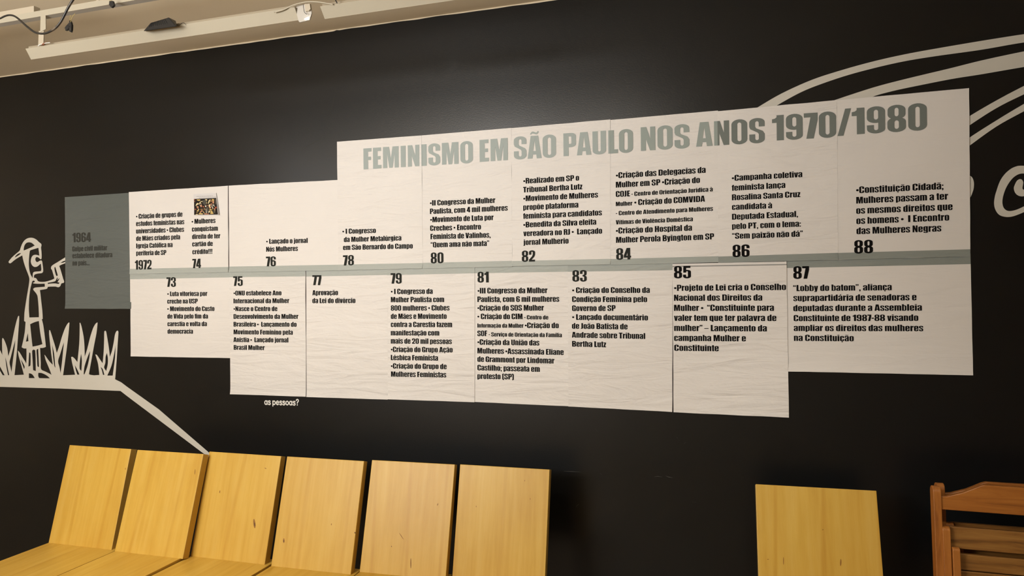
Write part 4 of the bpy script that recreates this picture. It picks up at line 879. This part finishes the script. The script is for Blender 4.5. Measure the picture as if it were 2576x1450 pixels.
# ------------------------------------------------------------------ lighting rail and channels under the ceiling
YF = -.8
def ext_profile(name, prof, x0, x1, material, parent, org):
    """closed (y, z) profile extruded along x"""
    n = len(prof); vs = [(x0 - org[0], y - org[1], z - org[2]) for y, z in prof] + [(x1 - org[0], y - org[1], z - org[2]) for y, z in prof]
    fs = [(i, (i + 1) % n, (i + 1) % n + n, i + n) for i in range(n)] + [tuple(range(n)), tuple(range(2 * n - 1, n - 1, -1))]
    o = mesh(name, vs, fs, material, parent)
    bm = bmesh.new(); bm.from_mesh(o.data); bmesh.ops.recalc_face_normals(bm, faces=bm.faces); bm.to_mesh(o.data); bm.free(); return o
def channel(pa, pb_, x1, label):
    a = on(*pa, 1, YF); b = on(*pb_, 0, a.x); org = (a.x, YF, a.z)
    root = empty('light_channel', org); tag(root, label, 'light fixture', 'cream light channels hung under the ceiling')
    y0, z0, y1, z1 = a.y, a.z, b.y, b.z
    # sloping reflector face with a return lip and a back flange
    ext_profile('reflector', [(y0, z0), (y1, z1), (y1 + .002, z1 + .002), (y0 + .004, z0 + .0015)], a.x, x1, M['cream_metal'], root, org)
    ext_profile('housing', [(y0 + .004, z0 + .0012), (y1 + .002, z1 + .002), (y1 + .05, z1 + .03), (y1 + .05, z0 + .012), (y0 + .012, z0 + .012), (y0 + .012, z0 + .0012)], a.x + .001, x1 - .001, M['housing'], root, org)
    return root, a, b
e1 = on(741, 24, 1, YF)
ch1, ca, cb = channel((64, 122.5), (78, 150), e1.x, 'long cream light channel under the ceiling at top left')
e2 = on(1200, -40, 1, YF)
ch2, cc, cd = channel((805, 16), (817, 48), e2.x, 'cream light channel right of the small spotlight, cut by the top edge')

# track rail
ZR = 2.61; ra = on(0, 68, 2, ZR); rb = on(0, 59, 2, ZR)
org = (-2.6, ra.y, ZR)
tr_ = empty('lighting_track', org); tag(tr_, 'long pale lighting track crossing the top left corner below the ceiling', 'track')
zt_ = on(0, 46, 1, rb.y).z
ext_profile('track_body', [(rb.y, ZR), (ra.y, ZR), (ra.y, zt_), (rb.y, zt_)], -4.2, -.9, M['grey_metal'], tr_, org)
ext_profile('track_side', [(rb.y - .0015, ZR), (rb.y, ZR), (rb.y, zt_ + .002), (rb.y - .0015, zt_ + .002)], -4.2, -.9, M['cream_metal'], tr_, org)
xs_ = on(88, 40, 1, rb.y).x; zs_ = on(40, 22, 1, rb.y).z
ext_profile('splice_box', [(rb.y + .002, zt_ + .0015), (ra.y, zt_ + .0015), (ra.y, zs_), (rb.y + .002, zs_)], -4.2, xs_ - .008, M['track_cream'], tr_, org)
for xh in (-3.3, -2.3, -1.3): ext_profile('hanger', [(rb.y + .008, zt_), (ra.y - .006, zt_), (ra.y - .006, CEIL), (rb.y + .008, CEIL)], xh, xh + .012, M['cream_metal'], tr_, org)
# drop bracket between track and channel
p1 = on(97, 112, 1, YF + .006); p2 = on(109, 112, 1, YF + .006); p3 = on(103, 40, 1, YF - .034); zmid = on(108, 75, 1, YF).z
bo = (p1.x, YF, p1.z)
br = empty('drop_bracket', bo); tag(br, 'pale flat bracket joining the track to the long light channel', 'bracket')
def quadplate(name, pts, y, th, material, parent, o_):
    w_ = [on(px, py, 1, y) for px, py in pts]; n = len(w_)
    vs = [(q.x - o_[0], q.y - o_[1], q.z - o_[2]) for q in w_] + [(q.x - o_[0], q.y - o_[1] + th, q.z - o_[2]) for q in w_]
    fs = [tuple(range(n)), tuple(range(2 * n - 1, n - 1, -1))] + [(i, (i + 1) % n, (i + 1) % n + n, i + n) for i in range(n)]
    o = mesh(name, vs, fs, material, parent)
    bm = bmesh.new(); bm.from_mesh(o.data); bmesh.ops.recalc_face_normals(bm, faces=bm.faces); bm.to_mesh(o.data); bm.free(); return o
quadplate('upper_plate', [(102, 40), (114.5, 39), (115, 73), (103, 80), (101, 80)], rb.y - .003, .002, M['cream_metal'], br, bo)
quadplate('lower_plate', [(97.5, 78), (110, 78), (109, 112), (96, 114)], YF + .003, .003, M['track_cream'], br, bo)
# LED end cap and copper tie
tie = empty('cable_tie', on(110, 112, 1, YF)); tag(tie, 'bright white cable end tied with copper wire on the long channel', 'cable')
t0 = tie.location
def pw(*pts, y=YF): return [on(px, py, 1, y) - t0 for px, py in pts]
tube('cable_end', pw((96.5, 117), (98, 113.5), (105, 111), (115, 108.5), (126, 107.5), y=YF - .004), .0016, M['white_plastic'], tie, 8, 4)
tube('copper_tie', pw((106, 115.5), (106.5, 110.5), (110, 110), (110, 115), y=YF - .0065), .0008, M['copper'], tie, 6, 4)
tube('copper_tie', pw((108, 111), (112, 107.5), (116, 106.5), y=YF - .0065), .0006, M['copper'], tie, 6, 4)

# thick black hanging cable
YC = -1.15
cp = [(-14, 50), (0, 46.5), (6, 43.5), (14, 40), (24, 38), (35, 40), (46, 47), (58, 58), (72, 70), (85, 79.5), (98, 84), (112, 84), (126, 79), (140, 70), (152, 56), (162, 38), (171, 20), (182, 2), (196, -18), (225, -50)]
P_ = [on(px, py, 1, YC) for px, py in cp]
hc = tube('power_cable', P_, (.0026, .0042), M['rubber'], None, 10, 5, origin=P_[10]); tag(hc, 'thick black cable hanging in a loop in the top left corner', 'cable')
# cable connectors with yellow wires
def connector(y, wires, body, label):
    o_ = on(*body[0][0], 1, y); root = empty('wire_connector', o_); tag(root, label, 'connector')
    for pts in wires: tube('yellow_wire', [on(px, py, 1, y) - o_ for px, py in pts], .0007, M['yellow_wire'], root, 6, 4)
    for k, pts in enumerate(body):
        w_ = [on(px, py, 1, y) - o_ for px, py in pts]; n = len(w_); d = Vector((0, .008, 0))
        bm = bmesh.new(); A = [bm.verts.new(q) for q in w_]; B = [bm.verts.new(q + d) for q in w_]
        bm.faces.new(A); bm.faces.new(B[::-1])
        for i in range(n): bm.faces.new((A[i], A[(i + 1) % n], B[(i + 1) % n], B[i]))
        from_bm('connector_body' if k == 0 else 'connector_arm', bm, M['black_plastic'], root)
connector(-.86, [[(177.5, 38), (176.5, 44), (175.5, 52)], [(189, 34), (183, 41), (179.5, 48), (178, 56)]],
          [[(174, 50), (175, 50.5), (178, 56), (179.5, 63), (176, 68), (170, 66), (170, 61), (174, 56.5)], [(170, 61), (173, 66), (166, 72), (162, 71.5), (165, 66)], [(172, 66), (175, 66.5), (169, 74.5), (164, 76.5), (163.5, 74)], [(174, 62), (179.8, 62), (179, 76), (177, 80.5), (173.5, 78.5)]],
          'black push connector with three arms dangling from yellow wires below the track')
connector(-.86, [[(277, 0), (277.5, 3)], [(281, -4), (280, 2)]], [[(275, 2), (283, 2), (286, 13), (280, 19), (274, 12)]], 'small black connector hanging at the top edge from the track')

# LED driver box on the channel
o_ = on(361, 78, 1, YF + .004)
dv = empty('driver_box', o_); tag(dv, 'black finned plastic driver box lying on the long light channel', 'electrical box')
def dvp(px, py, y): return on(px, py, 1, y) - o_
fb = [dvp(361, 78.5, YF - .036), dvp(445, 66.5, YF - .036)]; ft = [dvp(378, 57.5, YF - .030), dvp(424, 43.5, YF - .030)]
d = Vector((0, .035, 0)); bm = bmesh.new()
V = [bm.verts.new(q) for q in (fb[0], fb[1], ft[1], ft[0], dvp(361, 78.5, YF - .002), dvp(445, 66.5, YF - .002), ft[1] + d, ft[0] + d)]
for f in ((0, 1, 2, 3), (5, 4, 7, 6), (0, 3, 7, 4), (1, 5, 6, 2), (3, 2, 6, 7), (0, 4, 5, 1)): bm.faces.new([V[i] for i in f])
bmesh.ops.bevel(bm, geom=bm.edges[:], offset=.0015, segments=2, affect='EDGES'); from_bm('box_shell', bm, M['black_plastic'], dv)
for k in range(10):
    t = .1 + .075 * k; a = fb[0].lerp(fb[1], t); b = ft[0].lerp(ft[1], t); a2 = a.lerp(b, .45); b2 = a.lerp(b, .95); q = Vector((0, -.0014, 0)); e = Vector((.0012, 0, 0))
    mesh('fin', [a2 + q, a2 + e + q, b2 + e + q, b2 + q, a2, a2 + e, b2 + e, b2], [(0, 1, 2, 3), (0, 3, 7, 4), (1, 5, 6, 2), (3, 2, 6, 7), (0, 4, 5, 1)], M['black_plastic'], dv)
tube('driver_lead', [dvp(433, 61.5, YF), dvp(440, 62, YF), dvp(447, 65, YF), dvp(453, 62.5, YF), dvp(458, 58, YF), dvp(463, 57.5, YF), dvp(468, 63, YF)], .0007, M['black_plastic'], dv, 6, 4)

# small spotlight between the channels
o_ = on(757, 40, 1, YF + .01)
sl = empty('spotlight', o_); tag(sl, 'small grey spotlight with a glowing lens between the two channels', 'spotlight')
quadplate('mounting_plate', [(741, 15), (767, 9), (781, 12), (784, 33), (779, 50), (754, 56), (751, 53)], YF + .012, .004, M['grey_metal'], sl, o_)
quadplate('driver_block', [(767, 10), (779, 9), (781, 22), (777, 27), (768, 28)], YF + .004, .008, M['track_cream'], sl, o_)
tube('spot_lead', [on(px, py, 1, YF + .002) - o_ for px, py in [(763, 11), (764, 22), (766, 31), (772, 36)]], .0009, M['black_plastic'], sl, 6, 4)
tube('lens_ring', [on(px, py, 1, YF + .003) - o_ for px, py in [(764, 48.5), (770, 44), (777, 41)]], .0014, M['grey_metal'], sl, 6, 4)
quadplate('lens', [(764.5, 48), (768, 49.3), (772, 48), (776, 44.5), (776.5, 41.8), (772, 44)], YF + .002, .004, M['lens'], sl, o_)
fl = on(700, 27, 1, YF)
wc = tube('flat_cable', [on(px, py, 1, YF - .004) for px, py in [(690, 31), (712, 25), (735, 14), (755, 8), (775, 4.5), (800, 5), (822, 8.5), (838, 11)]], .0022, M['cream_metal'], None, 8, 5, origin=fl)
tag(wc, 'cream flat cable looping over the spotlight from one channel to the next', 'cable')
tb = tube('jack_plug', [on(px, py, 1, YF - .01) for px, py in [(842, -4), (845, 2), (848, 8)]], .0018, M['black_plastic'], None, 8, 4, origin=on(845, 2, 1, YF - .01))
tag(tb, 'short black plug poking into view above the right channel', 'plug')
